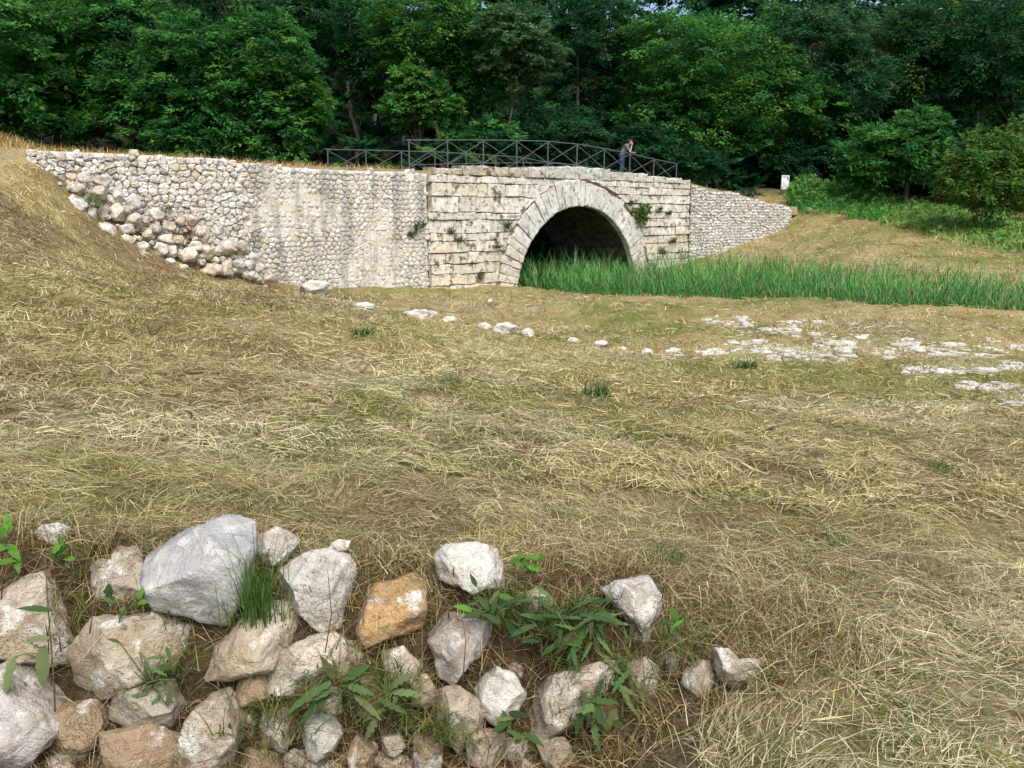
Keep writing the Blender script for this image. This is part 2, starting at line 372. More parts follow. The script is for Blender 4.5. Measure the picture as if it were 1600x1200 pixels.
# densify close range
gy = np.unique(np.round(np.concatenate([gy, np.arange(2.2, 3.6, 0.025)]), 4))
X, Y = np.meshgrid(gx, gy, indexing='ij'); Xr, Yr = X.ravel(), Y.ravel()
Zr = terr(Xr, Yr)
nx, ny = X.shape
ii = np.arange(nx * ny).reshape(nx, ny)
Fq = np.stack([ii[:-1, :-1], ii[1:, :-1], ii[1:, 1:], ii[:-1, 1:]], -1).reshape(-1, 4)
gc = field_col(Xr, Yr); soil = (0.72 * (1 - sstep(Yr, 7, 17)))[:, None]; gc = gc * (1 - soil) + (gc * 0.25 + np.array([0.085, 0.062, 0.038])) * soil   # bare soil and old thatch under the hay
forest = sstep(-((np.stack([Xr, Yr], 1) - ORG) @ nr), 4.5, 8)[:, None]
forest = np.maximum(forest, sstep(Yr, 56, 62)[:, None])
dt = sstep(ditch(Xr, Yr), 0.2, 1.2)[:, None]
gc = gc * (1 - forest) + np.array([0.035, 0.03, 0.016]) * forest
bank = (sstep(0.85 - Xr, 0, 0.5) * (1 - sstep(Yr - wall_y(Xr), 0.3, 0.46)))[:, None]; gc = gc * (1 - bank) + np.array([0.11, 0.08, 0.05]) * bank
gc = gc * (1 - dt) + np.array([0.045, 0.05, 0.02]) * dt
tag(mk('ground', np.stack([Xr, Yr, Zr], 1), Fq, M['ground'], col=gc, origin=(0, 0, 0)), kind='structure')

# ------------------------------------------------------------------ masonry
def interp(x, xs, ys): return float(np.interp(x, xs, ys))
DK_S = [-30, -13.2, -6.6, 0.8, 5, 9.2, 13.3, 17.9, 23.4, 28.6, 34]
DK_Z = [2.5, 1.85, 1.72, 1.74, 2.0, 2.16, 1.96, 1.70, 1.08, 0.5, 0.6]
def deck(s): return interp(s, DK_S, DK_Z)

def resample(poly, step):
    poly = np.asarray(poly, float); out = []
    for a, b_ in zip(poly, np.roll(poly, -1, 0)):
        n = max(1, int(round(np.linalg.norm(b_ - a) / step)))
        for k in range(n): out.append(a + (b_ - a) * k / n)
    return np.array(out)
def area(poly):
    x, y = poly[:, 0], poly[:, 1]; return 0.5 * np.sum(x * np.roll(y, -1) - y * np.roll(x, -1))
def pillow(poly, front, back, bulge, inset, box=True, jit=0.01, mid=None):
    """stone seen in the wall face: outline in (s, z), real depth from back to front -> V, F"""
    poly = np.asarray(poly, float)
    if area(poly) < 0: poly = poly[::-1]
    n = len(poly); c = poly.mean(0)
    if box:
        lo, hi = poly.min(0), poly.max(0); i = min(inset, 0.3 * (hi - lo).min())
        p2 = np.clip(poly, lo + i, hi - i)
    else:
        k = max(0.45, 1 - inset / (0.5 * np.sqrt(abs(area(poly))))); p2 = c + (poly - c) * k
    p1 = poly + rng.normal(0, jit, poly.shape)
    V = [WP(q[0], back, q[1]) for q in poly]
    V += [WP(q[0], front - bulge + rng.normal(0, jit), q[1]) for q in p1]
    V += [WP(q[0], front - bulge * 0.15 + rng.normal(0, jit), q[1]) for q in p2]
    F = []
    for r in range(2):
        for j in range(n):
            F.append((r * n + j, r * n + (j + 1) % n, (r + 1) * n + (j + 1) % n, (r + 1) * n + j))
    V.append(WP(c[0], front + rng.normal(0, jit), c[1]))
    for j in range(n): F.append((2 * n + j, 2 * n + (j + 1) % n, 3 * n))
    return np.array(V), F

def stone_tint(lo, z=None):
    w = rng.random(); base = [np.array([0.56, 0.54, 0.49]), np.array([0.62, 0.61, 0.58]), np.array([0.52, 0.46, 0.36]), np.array([0.45, 0.44, 0.42])][rng.choice(4, p=lo)]
    return base * (0.9 + 0.26 * w)

# --- road over the bridge and on top of the retaining walls
SS = np.concatenate([np.linspace(-30, 29.5, 120)])
V = []; F = []; cc = []
outs = [0.16, 0.10, -1.2, -2.5, -3.8, -5.05, -5.1]
for s in SS:
    for k, o_ in enumerate(outs):
        z = deck(s) - 0.05 + (0.0 if 0 < k < 6 else -0.5) + rng.normal(0, 0.012)
        V.append(WP(s, o_, z))
n = len(outs)
for i in range(len(SS) - 1):
    for j in range(n - 1): F.append((i * n + j, i * n + j + 1, (i + 1) * n + j + 1, (i + 1) * n + j))
V = np.array(V); rc = field_col(V[:, 0], V[:, 1]); rc = rc * 0.6 + np.array([0.30, 0.27, 0.21]) * 0.4
tag(mk('road', V, F, M['ground'], col=rc), kind='structure')
def embank(s0, s1):
    V = []; F = []; S = np.linspace(s0, s1, 30)
    for s in S:
        zt = deck(s) - 0.12
        V += [WP(s, 0.0, -4.2), WP(s, 0.0, zt), WP(s, -5.0, zt), WP(s, -5.0, -4.2)]
    for i in range(len(S) - 1):
        for j in range(3): F.append((i * 4 + j, i * 4 + j + 1, i * 4 + 5 + j, i * 4 + 4 + j))
    F += [(0, 1, 2, 3), tuple(len(V) - 4 + k for k in (3, 2, 1, 0))]
    V = np.array(V); return V, F
for a, b_ in ((-30, 0.6), (18.4, 28.4)):
    V, F = embank(a, b_); tag(mk('embankment', V, F, M['mortar']), kind='structure')

# --- the bridge
bridge = thing('stone_bridge', 'old limestone bridge with one round arch over the reed ditch', 'bridge', WP(ARC_S, FACE, -3.0))
S0, S1 = 0.72, 18.15
# rubble core behind the facing, with the arch opening left free
V = []; F = []; S = np.linspace(S0 + 0.05, S1 - 0.05, 90)
for s in S:
    rr = 4.7; dx = s - ARC_S
    zb = ARC_Z + math.sqrt(rr * rr - dx * dx) if abs(dx) < rr else -4.4
    zb = max(zb, -4.4); zt = deck(s) - 0.13
    fo = -0.1 if 3.2 < s < 3.8 else FACE - 0.125
    V += [WP(s, fo, zb), WP(s, fo, zt), WP(s, -4.95, zt), WP(s, -4.95, zb)]
for i in range(len(S) - 1):
    for j in range(4): F.append((i * 4 + j, i * 4 + (j + 1) % 4, i * 4 + 4 + (j + 1) % 4, i * 4 + 4 + j))
F += [(0, 1, 2, 3), tuple(len(V) - 4 + k for k in (3, 2, 1, 0))]
mk('core', np.array(V), F, M['mortar'], bridge, smooth=False)
# voussoirs and vault stones
a0, a1 = math.radians(4), math.radians(176); ang = [a0]
while ang[-1] < a1: ang.append(ang[-1] + rng.uniform(0.07, 0.14))
ang[-1] = a1
for i in range(len(ang) - 1):
    ta, tb = ang[i] + 0.003, ang[i + 1] - 0.003
    if tb - ta < 0.03: continue
    ro = R_EX + rng.uniform(-0.22, 0.12)
    pts = []
    for r, ts in ((R_IN + rng.uniform(-.015, .015), np.linspace(tb, ta, 3)), (ro, np.linspace(ta, tb, 3))):
        for t in ts: pts.append((ARC_S + r * math.cos(t), ARC_Z + r * math.sin(t)))
    poly = resample(pts, 0.22); poly += rng.normal(0, 0.012, poly.shape)
    V, F = pillow(poly, FACE + rng.uniform(0.0, 0.05), -0.06, 0.03, 0.03, box=False, jit=0.005)
    zc = V[:, 2].mean(); w = sstep(zc, -2.6, -0.8)
    t = np.array([0.66, 0.645, 0.59]) * w + np.array([0.62, 0.55, 0.43]) * (1 - w)
    mk('voussoir', V, F, M['voussoir'], bridge, smooth=False, col=t * rng.uniform(0.88, 1.08))
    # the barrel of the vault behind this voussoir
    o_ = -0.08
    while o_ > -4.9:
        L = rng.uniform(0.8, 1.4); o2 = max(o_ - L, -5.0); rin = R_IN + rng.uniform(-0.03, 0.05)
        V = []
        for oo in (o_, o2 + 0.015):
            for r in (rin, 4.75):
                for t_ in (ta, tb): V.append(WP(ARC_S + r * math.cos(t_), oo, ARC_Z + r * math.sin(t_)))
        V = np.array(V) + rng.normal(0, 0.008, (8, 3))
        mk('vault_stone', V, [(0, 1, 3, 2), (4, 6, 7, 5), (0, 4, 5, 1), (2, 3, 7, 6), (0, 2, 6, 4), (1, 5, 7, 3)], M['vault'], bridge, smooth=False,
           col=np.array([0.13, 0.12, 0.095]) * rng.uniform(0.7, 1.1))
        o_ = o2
# coursed ashlar, left and right of the arch
zl = [-3.35, -2.87, -2.42, -2.0, -1.54, -1.06, -0.76, -0.22, 0.06, 0.72, 1.27, 1.56]
zr = [-3.35, -2.75, -2.3, -1.98, -1.45, -1.05, -0.62, -0.2, 0.12, 0.52, 0.95, 1.3, 1.58]
def arch_s(z, side):
    h = z - ARC_Z; R = R_EX + 0.03
    if h >= R: return ARC_S
    return ARC_S + side * math.sqrt(max(0, R * R - h * h))
def ashlar(s0, s1, z0, z1, mat='ashlar', proud=0.0):
    """a block between s0 and s1 (numbers or functions of z)"""
    f0 = s0 if callable(s0) else (lambda z, v=s0: v); f1 = s1 if callable(s1) else (lambda z, v=s1: v)
    z1 = z1 - abs(rng.normal(0, 0.012)); z0 = z0 + abs(rng.normal(0, 0.008))
    zs = np.linspace(z0, z1, max(2, int((z1 - z0) / 0.14)))
    pts = [(f0(z0), z0)] + [(f1(z), z) for z in zs] + [(f0(z), z) for z in zs[::-1][:-1]]
    pts = np.array(pts)
    if pts[:, 0].max() - pts[:, 0].min() < 0.12: return
    poly = resample(pts, 0.16); poly += rng.normal(0, 0.010, poly.shape) + 0.035 * np.stack([n2(poly[:, 0], poly[:, 1], 2.5, 2, 41), n2(poly[:, 0], poly[:, 1], 2.5, 2, 42)], 1)
    V, F = pillow(poly, FACE + proud + (rng.uniform(-0.05, 0.03) if rng.random() < 0.85 else -0.065), -0.1, 0.028, 0.035, jit=0.004)
    zc = 0.5 * (z0 + z1); w = float(sstep(np.array([zc]), -2.6, 0.2)[0]) * 0.85
    t = np.array([0.74, 0.725, 0.67]) * w + np.array([0.70, 0.63, 0.51]) * (1 - w)
    if rng.random() < 0.15: t = t * np.array([1.0, 0.95, 0.87])
    mk('stone_block', V, F, M[mat], bridge, smooth=False, col=t * rng.uniform(0.82, 1.08))
for side, zz in ((-1, zl), (1, zr)):
    for z0, z1 in zip(zz[:-1], zz[1:]):
        z1g, z0g = z1 - 0.010, z0 + 0.008
        if side < 0:
            s = S0 + rng.uniform(-0.03, 0.12) + (0.16 if 0 < z0 < 1.2 else 0)
            smin = min(arch_s(z0, -1), arch_s(z1, -1)); smax = max(arch_s(z0, -1), arch_s(z1, -1))
            while True:
                L = rng.uniform(0.75, 2.0) if (z1 - z0) > 0.35 else rng.uniform(1.2, 2.8)
                e = s + L
                if -2.9 < z0 < -2.8 and s < 3.35 < e: e = 3.33
                if e > smin - 0.55: e = None
                if e is None:
                    ashlar(s, lambda z: arch_s(z, -1) - 0.02, z0g, z1g); break
                ashlar(s, e - 0.03, z0g, z1g); s = e
                if -2.9 < z0 < -2.8 and abs(e - 3.33) < 0.01: s = 3.68
        else:
            e = S1 + rng.uniform(-0.08, 0.03)
            smax = max(arch_s(z0, 1), arch_s(z1, 1))
            while True:
                L = rng.uniform(0.6, 1.6); s = e - L
                if s < smax + 0.5:
                    ashlar(lambda z: arch_s(z, 1) + 0.02, e, z0g, z1g); break
                ashlar(s + 0.03, e, z0g, z1g); e = s
# top courses following the hump
s = 1.0
while s < 17.9:
    L = rng.uniform(0.55, 1.9); e = min(s + L, 18.1)
    ze = 0.5 * (deck(s) + deck(e)) + rng.uniform(-0.05, 0.07); zb = 1.575 if deck(s) > 1.8 else 1.57
    if 1.0 <= s < 4.6: ze = 1.98 + rng.uniform(-0.03, 0.03) if s > 1.2 else 1.82
    zt0, zt1 = ze, ze
    pts = resample([(s, zb), (e - 0.02, zb), (e - 0.02, max(zb + 0.12, zt1)), (s, max(zb + 0.12, zt0))], 0.2); pts += rng.normal(0, 0.018, pts.shape)
    V, F = pillow(pts, FACE + rng.uniform(-0.03, 0.04), -0.45, 0.05, 0.05, jit=0.007)
    t = np.array([0.56, 0.55, 0.50]) if s > 4.6 else np.array([0.46, 0.40, 0.31])
    mk('coping_stone', V, F, M['ashlar'], bridge, smooth=False, col=t * rng.uniform(0.85, 1.1)); s = e

# --- rubble walls
def clip_half(poly, m, nrm):
    out = []; k = len(poly)
    for i in range(k):
        a, b_ = poly[i], poly[(i + 1) % k]; da = (a - m) @ nrm; db = (b_ - m) @ nrm
        if da <= 0: out.append(a)
        if (da < 0 < db) or (db < 0 < da): out.append(a + (b_ - a) * da / (da - db))
    return out
def voronoi(pts, keep, reach, gap):
    cells = []
    for i, p in enumerate(pts):
        if not keep[i]: cells.append(None); continue
        dv = pts - p; dist = np.hypot(dv[:, 0], dv[:, 1]); nb = np.where((dist < reach * 2.2) & (dist > 1e-6))[0]
        poly = [p + reach * np.array(q) for q in ((-1, -1), (1, -1), (1, 1), (-1, 1))]
        for j in nb[np.argsort(dist[nb])]:
            u = dv[j] / dist[j]; poly = clip_half(poly, p + dv[j] / 2 - u * gap, u)
            if len(poly) < 3: break
        cells.append(np.array(poly) if len(poly) >= 3 else None)
    return cells
def round_poly(poly, n=10):
    q = np.concatenate([[0.87 * a + 0.13 * b_, 0.13 * a + 0.87 * b_] for a, b_ in zip(poly, np.roll(poly, -1, 0))])
    L = np.r_[0, np.cumsum(np.linalg.norm(np.roll(q, -1, 0) - q, axis=1))]
    t = np.linspace(0, L[-1], n, endpoint=False); qq = np.vstack([q, q[:1]])
    return np.stack([np.interp(t, L, qq[:, 0]), np.interp(t, L, qq[:, 1])], 1)

TOPL = [W(*a)[:2] for a in [(48, 229), (130, 232), (250, 238), (330, 247), (390, 252), (480, 259), (560, 263), (640, 264), (668, 268)]]
BOTL = [W(*a)[:2] for a in [(40, 250), (60, 262), (110, 330), (150, 390), (220, 420), (330, 440), (460, 452), (600, 454), (668, 454)]]
TOPR = [W(*a)[:2] for a in [(1068, 285), (1100, 292), (1130, 300), (1142, 296), (1160, 303), (1190, 313), (1232, 320), (1238, 328)]]
def prof(pr, s): return interp(s, [p[0] for p in pr], [p[1] for p in pr])
def wall_cells(sa, sb, size_fn, top, bot, seed):
    r = np.random.default_rng(seed); pts = []; z = -3.4
    zrow = -3.4
    rows = []
    while zrow < 2.4:
        s = sa - r.uniform(0.2, 0.5); hrow = None
        while s < sb + 0.5:
            w = size_fn(s); wj = w * r.uniform(0.6, 1.5); pts.append((s + wj / 2, zrow + r.normal(0, 0.16) * w)); s += wj
        zrow += size_fn(0.5 * (sa + sb)) * 0.78
    pts = np.array(pts)
    keep = np.array([bot(p[0]) - 0.25 < p[1] < top(p[0]) - 0.09 + r.normal(0, 0.018) and sa <= p[0] <= sb for p in pts])
    return pts, keep

left_wall = thing('retaining_wall', 'long rubble limestone retaining wall between grassy hillside and bridge', 'wall', WP(-6, FACE, -2.5))
tl = lambda s: prof(TOPL, s); bl = lambda s: prof(BOTL, s)
sL0, sM, sL1 = TOPL[0][0], W(385, 350)[0], 0.66
backs = []
# backing: earth behind the dry stones, lime mortar nearly flush further on
V = []; F = []; S = np.linspace(sL0 + 0.15, sL1, 70)
for s in S:
    o_ = FACE - 0.11 + 0.045 * float(sstep(np.array([s]), sM - 0.5, sM + 0.9)[0])
    zb, zt = bl(s) - 0.4, tl(s) - 0.10
    for z in np.linspace(zb, zt, 14): V.append(WP(s, o_ + rng.normal(0, 0.012), z))
    V.append(WP(s, -0.35, zt))
for i in range(len(S) - 1):
    for j in range(14): F.append((i * 15 + j, (i + 1) * 15 + j, (i + 1) * 15 + j + 1, i * 15 + j + 1))
V = np.array(V)
mk('mortar_backing', V, F, M['limemortar'], left_wall, col=np.array([0.64, 0.60, 0.52]))
cells = []
pA = wall_cells(sL0, sM, lambda s: 0.25, tl, bl, 11); pB = wall_cells(sM, sL1, lambda s: 0.215, tl, bl, 12)
for pts, reach, gap, dry in ((pA, 0.45, 0.005, True), (pB, 0.36, 0.008, False)):
    for p, c in zip(pts[0], voronoi(pts[0], pts[1], reach, gap)):
        if c is None or len(c) < 3: continue
        cells.append((p, round_poly(c, 10), dry))
cells.sort(key=lambda q: -abs(area(q[1])) * (1.6 if q[2] else 1.0))
rest = []; rc = []
for k, (p, poly, dry) in enumerate(cells):
    if dry:
        V, F = pillow(poly, FACE + rng.uniform(-0.02, 0.05), -0.05, rng.uniform(0.02, 0.045), 0.035, box=False, jit=0.013)
        t = stone_tint([0.45, 0.3, 0.2, 0.05])
    else:
        sm_ = float(n2(np.array([p[0]]), np.array([p[1]]), 0.75, 2, 14)[0]); fr_ = FACE + rng.uniform(-0.02, 0.025) - 0.055 * float(sstep(np.array([sm_]), -0.25, 0.45)[0])
        V, F = pillow(poly, fr_, 0.0, 0.028, 0.035, box=False, jit=0.008)
        t = stone_tint([0.4, 0.3, 0.22, 0.08])
    if k < 295: mk('stone', V, F, M['wallstone' if dry else 'streaked'], left_wall, smooth=False, col=t)
    else: rest.append((V, F)); rc.append(np.tile(t, (len(V), 1)))
V, F = join(rest); tag(mk('small_stones', V, F, M['streaked'], left_wall, smooth=False, col=np.concatenate(rc)), kind='stuff')

right_wall = thing('wing_wall', 'grey wing wall of small rubble stones sloping down right of the bridge', 'wall', WP(23, FACE, -1.5))
tr = lambda s: prof(TOPR, s)
BOTR = [W(*a)[:2] for a in [(1060, 420), (1080, 412), (1150, 385), (1200, 372), (1232, 348), (1238, 338)]]
br = lambda s: prof(BOTR, s)
sR0, sR1 = 18.2, TOPR[-1][0]
V = []; F = []; S = np.linspace(sR0, sR1, 40)
for s in S:
    zb, zt = br(s) - 0.5, tr(s) - 0.06
    for z in np.linspace(zb, zt, 12): V.append(WP(s, FACE - 0.07 + rng.normal(0, 0.01), z))
    V.append(WP(s, -0.4, zt))
for i in range(len(S) - 1):
    for j in range(12): F.append((i * 13 + j, (i + 1) * 13 + j, (i + 1) * 13 + j + 1, i * 13 + j + 1))
mk('mortar_backing', np.array(V), F, M['mortar'], right_wall)
pC = wall_cells(sR0 + 0.05, sR1, lambda s: 0.20, tr, br, 13)
rest = []; rc = []; cl = []
for p, c in zip(pC[0], voronoi(pC[0], pC[1], 0.28, 0.007)):
    if c is None or len(c) < 3: continue
    poly = round_poly(c, 8); cl.append((abs(area(poly)) / (p[0] + 5), p, poly))
cl.sort(key=lambda q: -q[0])
for k, (_, p, poly) in enumerate(cl):
    V, F = pillow(poly, FACE + rng.uniform(-0.03, 0.05), 0.05, 0.05, 0.05, box=False, jit=0.008)
    t = stone_tint([0.25, 0.35, 0.0, 0.40]) * np.array([0.97, 0.98, 1.0]) * rng.uniform(0.72, 1.12)
    if k < 120: mk('stone', V, F, M['wallstone'], right_wall, smooth=False, col=t)
    else: rest.append((V, F)); rc.append(np.tile(t, (len(V), 1)))
V, F = join(rest); tag(mk('small_stones', V, F, M['wallstone'], right_wall, smooth=False, col=np.concatenate(rc)), kind='stuff')

# ------------------------------------------------------------------ stones with a traced outline and real depth
def boulder(poly_px, D, level, thick=0.75, rough=0.05, seed=0, facets=5, bury=0.0):
    """outline (pixels at distance D) becomes a closed, angular 3-D stone -> V, F"""
    r_ = np.random.default_rng(seed); pts = np.array([P(x, y, D) for x, y in poly_px]); c = pts.mean(0)
    # local frame: right, up, towards the camera
    fw = -c / np.linalg.norm(c); rt = np.cross([0, 0, 1.0], fw); rt /= np.linalg.norm(rt); up = np.cross(fw, rt)
    q = np.stack([(pts - c) @ rt, (pts - c) @ up], 1)
    L = resample(q, np.ptp(q) * 0.04); th = np.arctan2(L[:, 1], L[:, 0]); rr = np.hypot(L[:, 0], L[:, 1]); o = np.argsort(th)
    th, rr = th[o], rr[o]; th = np.r_[th - 2 * np.pi, th, th + 2 * np.pi]; rr = np.r_[rr, rr, rr]
    S, F = ico(level); size = 0.5 * (np.ptp(q[:, 0]) + np.ptp(q[:, 1])); tk = thick * 0.5 * min(np.ptp(q[:, 0]), np.ptp(q[:, 1]))
    rho = np.hypot(S[:, 0], S[:, 1]); a = np.arctan2(S[:, 1], S[:, 0]); R = np.interp(a, th, rr)
    e = 0.44
    rho2 = rho ** e; w = np.sign(S[:, 2]) * np.abs(S[:, 2]) ** 0.8
    loc = np.stack([np.cos(a) * R * rho2, np.sin(a) * R * rho2, w * tk], 1)
    # broken facets on the near side
    for k in range(facets):
        nv = r_.normal(0, 1, 3); nv[2] = abs(nv[2]) * 1.1 + 0.25; nv /= np.linalg.norm(nv)
        ext = (loc @ nv).max(); lim = ext * r_.uniform(0.60, 0.90); ex = loc @ nv - lim
        loc = loc - np.clip(ex, 0, None)[:, None] * nv * 1.0
    dn = fbm(loc / size * 4.0 + seed * 3.7, 4, seed % 97, 0.55) * rough * size + fbm(loc / size * 16.0 + seed, 2, 5) * rough * 0.3 * size
    loc = loc + S * dn[:, None]
    V = c + loc[:, :1] * rt + loc[:, 1:2] * up + loc[:, 2:3] * fw
    return V, F
TAN, WHITE, GREY, ORANGE, BEIGE, BROWN = np.array([0.56, 0.49, 0.38]), np.array([0.57, 0.55, 0.50]), np.array([0.46, 0.45, 0.43]), np.array([0.52, 0.33, 0.155]), np.array([0.48, 0.43, 0.34]), np.array([0.32, 0.235, 0.15])
fg = thing('dry_stone_wall', 'crumbling low dry stone wall overgrown with weeds in the foreground', 'wall', (-0.6, 2.8, -1.7))
FGS = [  # outline, tint, label
    ([(55, 835), (65, 822), (90, 818), (110, 826), (118, 842), (95, 856), (65, 855)], WHITE, 'small rounded pale stone at upper left'),
    ([(145, 852), (185, 840), (215, 848), (233, 870), (228, 920), (205, 938), (165, 940), (146, 925), (143, 890)], BEIGE, 'beige upright stone left of the big grey one'),
    ([(235, 865), (290, 832), (375, 803), (398, 815), (400, 860), (380, 930), (352, 972), (300, 958), (245, 945), (232, 905)], GREY, 'largest smooth grey stone with pebbly upper face'),
    ([(400, 840), (430, 825), (455, 832), (475, 850), (455, 880), (405, 885)], WHITE, 'pale stone behind the green grass tuft'),
    ([(440, 890), (485, 862), (520, 855), (545, 870), (560, 905), (552, 950), (530, 980), (490, 975), (460, 945), (438, 915)], WHITE * .93, 'pitted white and tan stone beside the orange block'),
    ([(515, 850), (530, 843), (550, 846), (548, 858), (525, 862)], BEIGE, None),
    ([(563, 915), (600, 912), (645, 898), (680, 893), (684, 930), (680, 965), (640, 985), (590, 1000), (565, 1010), (560, 960)], ORANGE, 'orange squared stone block'),
    ([(680, 870), (700, 855), (745, 850), (775, 858), (788, 890), (783, 930), (765, 940), (720, 915), (690, 905)], WHITE * 1.05, 'bright white porous stone on top'),
    ([(662, 972), (700, 958), (745, 965), (785, 978), (770, 1000), (735, 1035), (710, 1065), (690, 1055), (672, 1000)], GREY * 1.03, 'grey wedge shaped stone below the white one'),
    ([(-10, 940), (45, 915), (100, 895), (130, 905), (138, 950), (120, 1000), (125, 1030), (60, 1020), (10, 1010), (-10, 970)], TAN, 'tan and white stone at the left edge'),
    ([(160, 975), (230, 968), (285, 972), (312, 1005), (290, 1025), (230, 1050), (175, 1075), (130, 1060), (125, 1020)], BEIGE * 1.05, 'long beige stone under the big grey one'),
    ([(360, 985), (400, 960), (440, 945), (465, 960), (462, 1000), (430, 1035), (380, 1050), (330, 1050), (308, 1035)], TAN, 'tan and white stone below the grass tuft'),
    ([(430, 1045), (455, 1020), (505, 988), (530, 1005), (540, 1035), (520, 1065), (470, 1075), (430, 1075)], TAN * 1.05, None),
    ([(-20, 1060), (30, 1042), (80, 1055), (115, 1075), (110, 1110), (70, 1150), (20, 1210), (-20, 1215)], GREY * 1.05, 'large grey slanting stone in the lower left corner'),
    ([(100, 1105), (150, 1100), (165, 1130), (130, 1175), (90, 1190), (80, 1150)], BROWN, None),
    ([(185, 1080), (225, 1065), (270, 1065), (285, 1110), (275, 1140), (220, 1135), (185, 1120)], BEIGE * .8, None),
    ([(170, 1150), (230, 1138), (285, 1150), (290, 1205), (180, 1205)], BROWN, None),
    ([(300, 1130), (330, 1095), (355, 1085), (380, 1100), (372, 1150), (355, 1195), (300, 1200), (285, 1170)], BEIGE, None),
    ([(370, 1060), (420, 1050), (425, 1085), (380, 1100)], BROWN, None),
    ([(485, 1120), (520, 1118), (530, 1145), (515, 1190), (485, 1180), (478, 1150)], WHITE * .9, None),
    ([(770, 1050), (800, 1060), (812, 1085), (805, 1115), (780, 1128), (755, 1110), (748, 1080)], WHITE, 'white knobbly stone low in the middle'),
    ([(670, 1090), (715, 1078), (745, 1100), (745, 1150), (715, 1165), (690, 1130)], BEIGE * .9, None),
    ([(815, 1105), (850, 1070), (905, 1050), (950, 1045), (940, 1080), (905, 1110), (900, 1140), (860, 1150), (820, 1135)], TAN * .85, 'crumbly brown stone under the thistle rosette'),
    ([(945, 925), (985, 912), (1010, 910), (1028, 935), (1025, 980), (1015, 1015), (990, 1010), (985, 970), (960, 940)], WHITE * .95, 'white jagged stone right of the thistle rosette'),
    ([(978, 1035), (1010, 1028), (1030, 1045), (1022, 1085), (990, 1090)], TAN, None),
    ([(1075, 1020), (1110, 1035), (1116, 1060), (1105, 1085), (1080, 1095), (1066, 1070)], BEIGE * 1.08, None),
    ([(1112, 1012), (1140, 1015), (1155, 1030), (1195, 1030), (1180, 1060), (1150, 1075), (1120, 1060)], BEIGE * 1.05, 'last beige stone at the right end'),
    ([(1038, 1022), (1052, 1018), (1060, 1035), (1055, 1050), (1040, 1048)], GREY, None),
    ([(600, 1020), (630, 1015), (655, 1040), (640, 1065), (610, 1060)], BEIGE, None),
    ([(642, 1062), (665, 1058), (682, 1080), (670, 1105), (648, 1100)], TAN * .9, None),
    ([(735, 1150), (770, 1140), (790, 1160), (775, 1195), (735, 1190)], BEIGE, None),
    ([(812, 930), (840, 922), (862, 938), (850, 962), (822, 958)], TAN * .9, None),
    ([(560, 1080), (590, 1075), (605, 1100), (590, 1125), (562, 1115)], BROWN, None),
    ([(600, 1150), (622, 1146), (632, 1165), (615, 1180), (600, 1175)], BEIGE, None),
    ([(410, 1115), (445, 1105), (460, 1140), (440, 1170), (412, 1160)], BROWN, None),
    ([(560, 1150), (585, 1165), (580, 1200), (555, 1205), (545, 1175)], BROWN, None),
    ([(650, 1150), (690, 1165), (685, 1205), (650, 1205)], BROWN, None),
    ([(840, 1160), (880, 1155), (895, 1185), (860, 1205)], TAN * .7, None),
    ([(918, 1100), (950, 1095), (965, 1120), (945, 1140), (920, 1130)], BROWN, None),
]
for k, (poly, t, lab) in enumerate(FGS):
    a = np.array(poly, float); cy = a[:, 1].mean(); D = 3.30 - (cy - 840) / 360 * 0.50
    if a[:, 0].mean() > 1000: D = min(D, hit(a[:, 0].mean(), a[:, 1].max() - 8)[1] - 0.02)
    big = np.ptp(a[:, 0]) > 60; a = a.mean(0) + (a - a.mean(0)) * (1.25 if k >= 9 and a[:, 0].mean() < 1000 else 1.08); poly = a.tolist()
    V, F = boulder(poly, D, 4 if big else 3, thick=1.15, rough=0.038 if k != 2 else 0.025, seed=100 + k, facets=13 if k != 2 else 5)
    o = mk('stone', V, F, M['concrete'] if k == 2 else M['fieldstone'], fg, col=t)
    if lab: o['label'] = lab
fr_ = np.random.default_rng(77); centres = [(np.mean([p[0] for p in q[0]]), np.mean([p[1] for p in q[0]]), 0.5 * np.ptp([p[0] for p in q[0]]), 0.5 * np.ptp([p[1] for p in q[0]])) for q in FGS]; made = 0
for k in range(1500):
    x, y = fr_.uniform(-30, 1010), fr_.uniform(930, 1215)
    if y < np.interp(x, [0, 560, 800, 1010], [950, 1000, 1020, 1080]): continue
    gap = min(max(abs(x - c[0]) - c[2] * 0.8, abs(y - c[1]) - c[3] * 0.8) for c in centres)
    if gap < 11: continue
    R = min(gap * 1.45, 52) * fr_.uniform(0.85, 1.1); poly = [(x + R * fr_.uniform(0.8, 1.15) * math.cos(a), y + R * 0.85 * fr_.uniform(0.8, 1.15) * math.sin(a)) for a in np.linspace(0, 2 * math.pi, 8, endpoint=False)]
    V, F = boulder(poly, 3.37 - (y - 840) / 360 * 0.50, 3, thick=1.1, rough=0.07, seed=2000 + k, facets=9); mk('stone', V, F, M['fieldstone'], fg, col=[BROWN * 1.15, TAN * 0.9, BEIGE][k % 3] * fr_.uniform(0.85, 1.1))
    centres.append((x, y, R, R)); made += 1
    if made >= 30: break
# half-buried stones right of the wall
for poly, lab in (([(1292, 1012), (1315, 1005), (1335, 1018), (1328, 1034), (1300, 1032)], 'small half buried tan stone in the hay right of the stone wall'),
                  ([(1222, 1014), (1240, 1010), (1250, 1020), (1240, 1030), (1225, 1028)], 'tiny half buried stone just beyond the right end of stone wall')):
    h_ = hit(*np.mean(poly, 0)); V, F = boulder(poly, h_[1], 3, seed=int(poly[0][0])); tag(mk('loose_stone', V, F, M['fieldstone'], col=BEIGE), lab, 'stone')

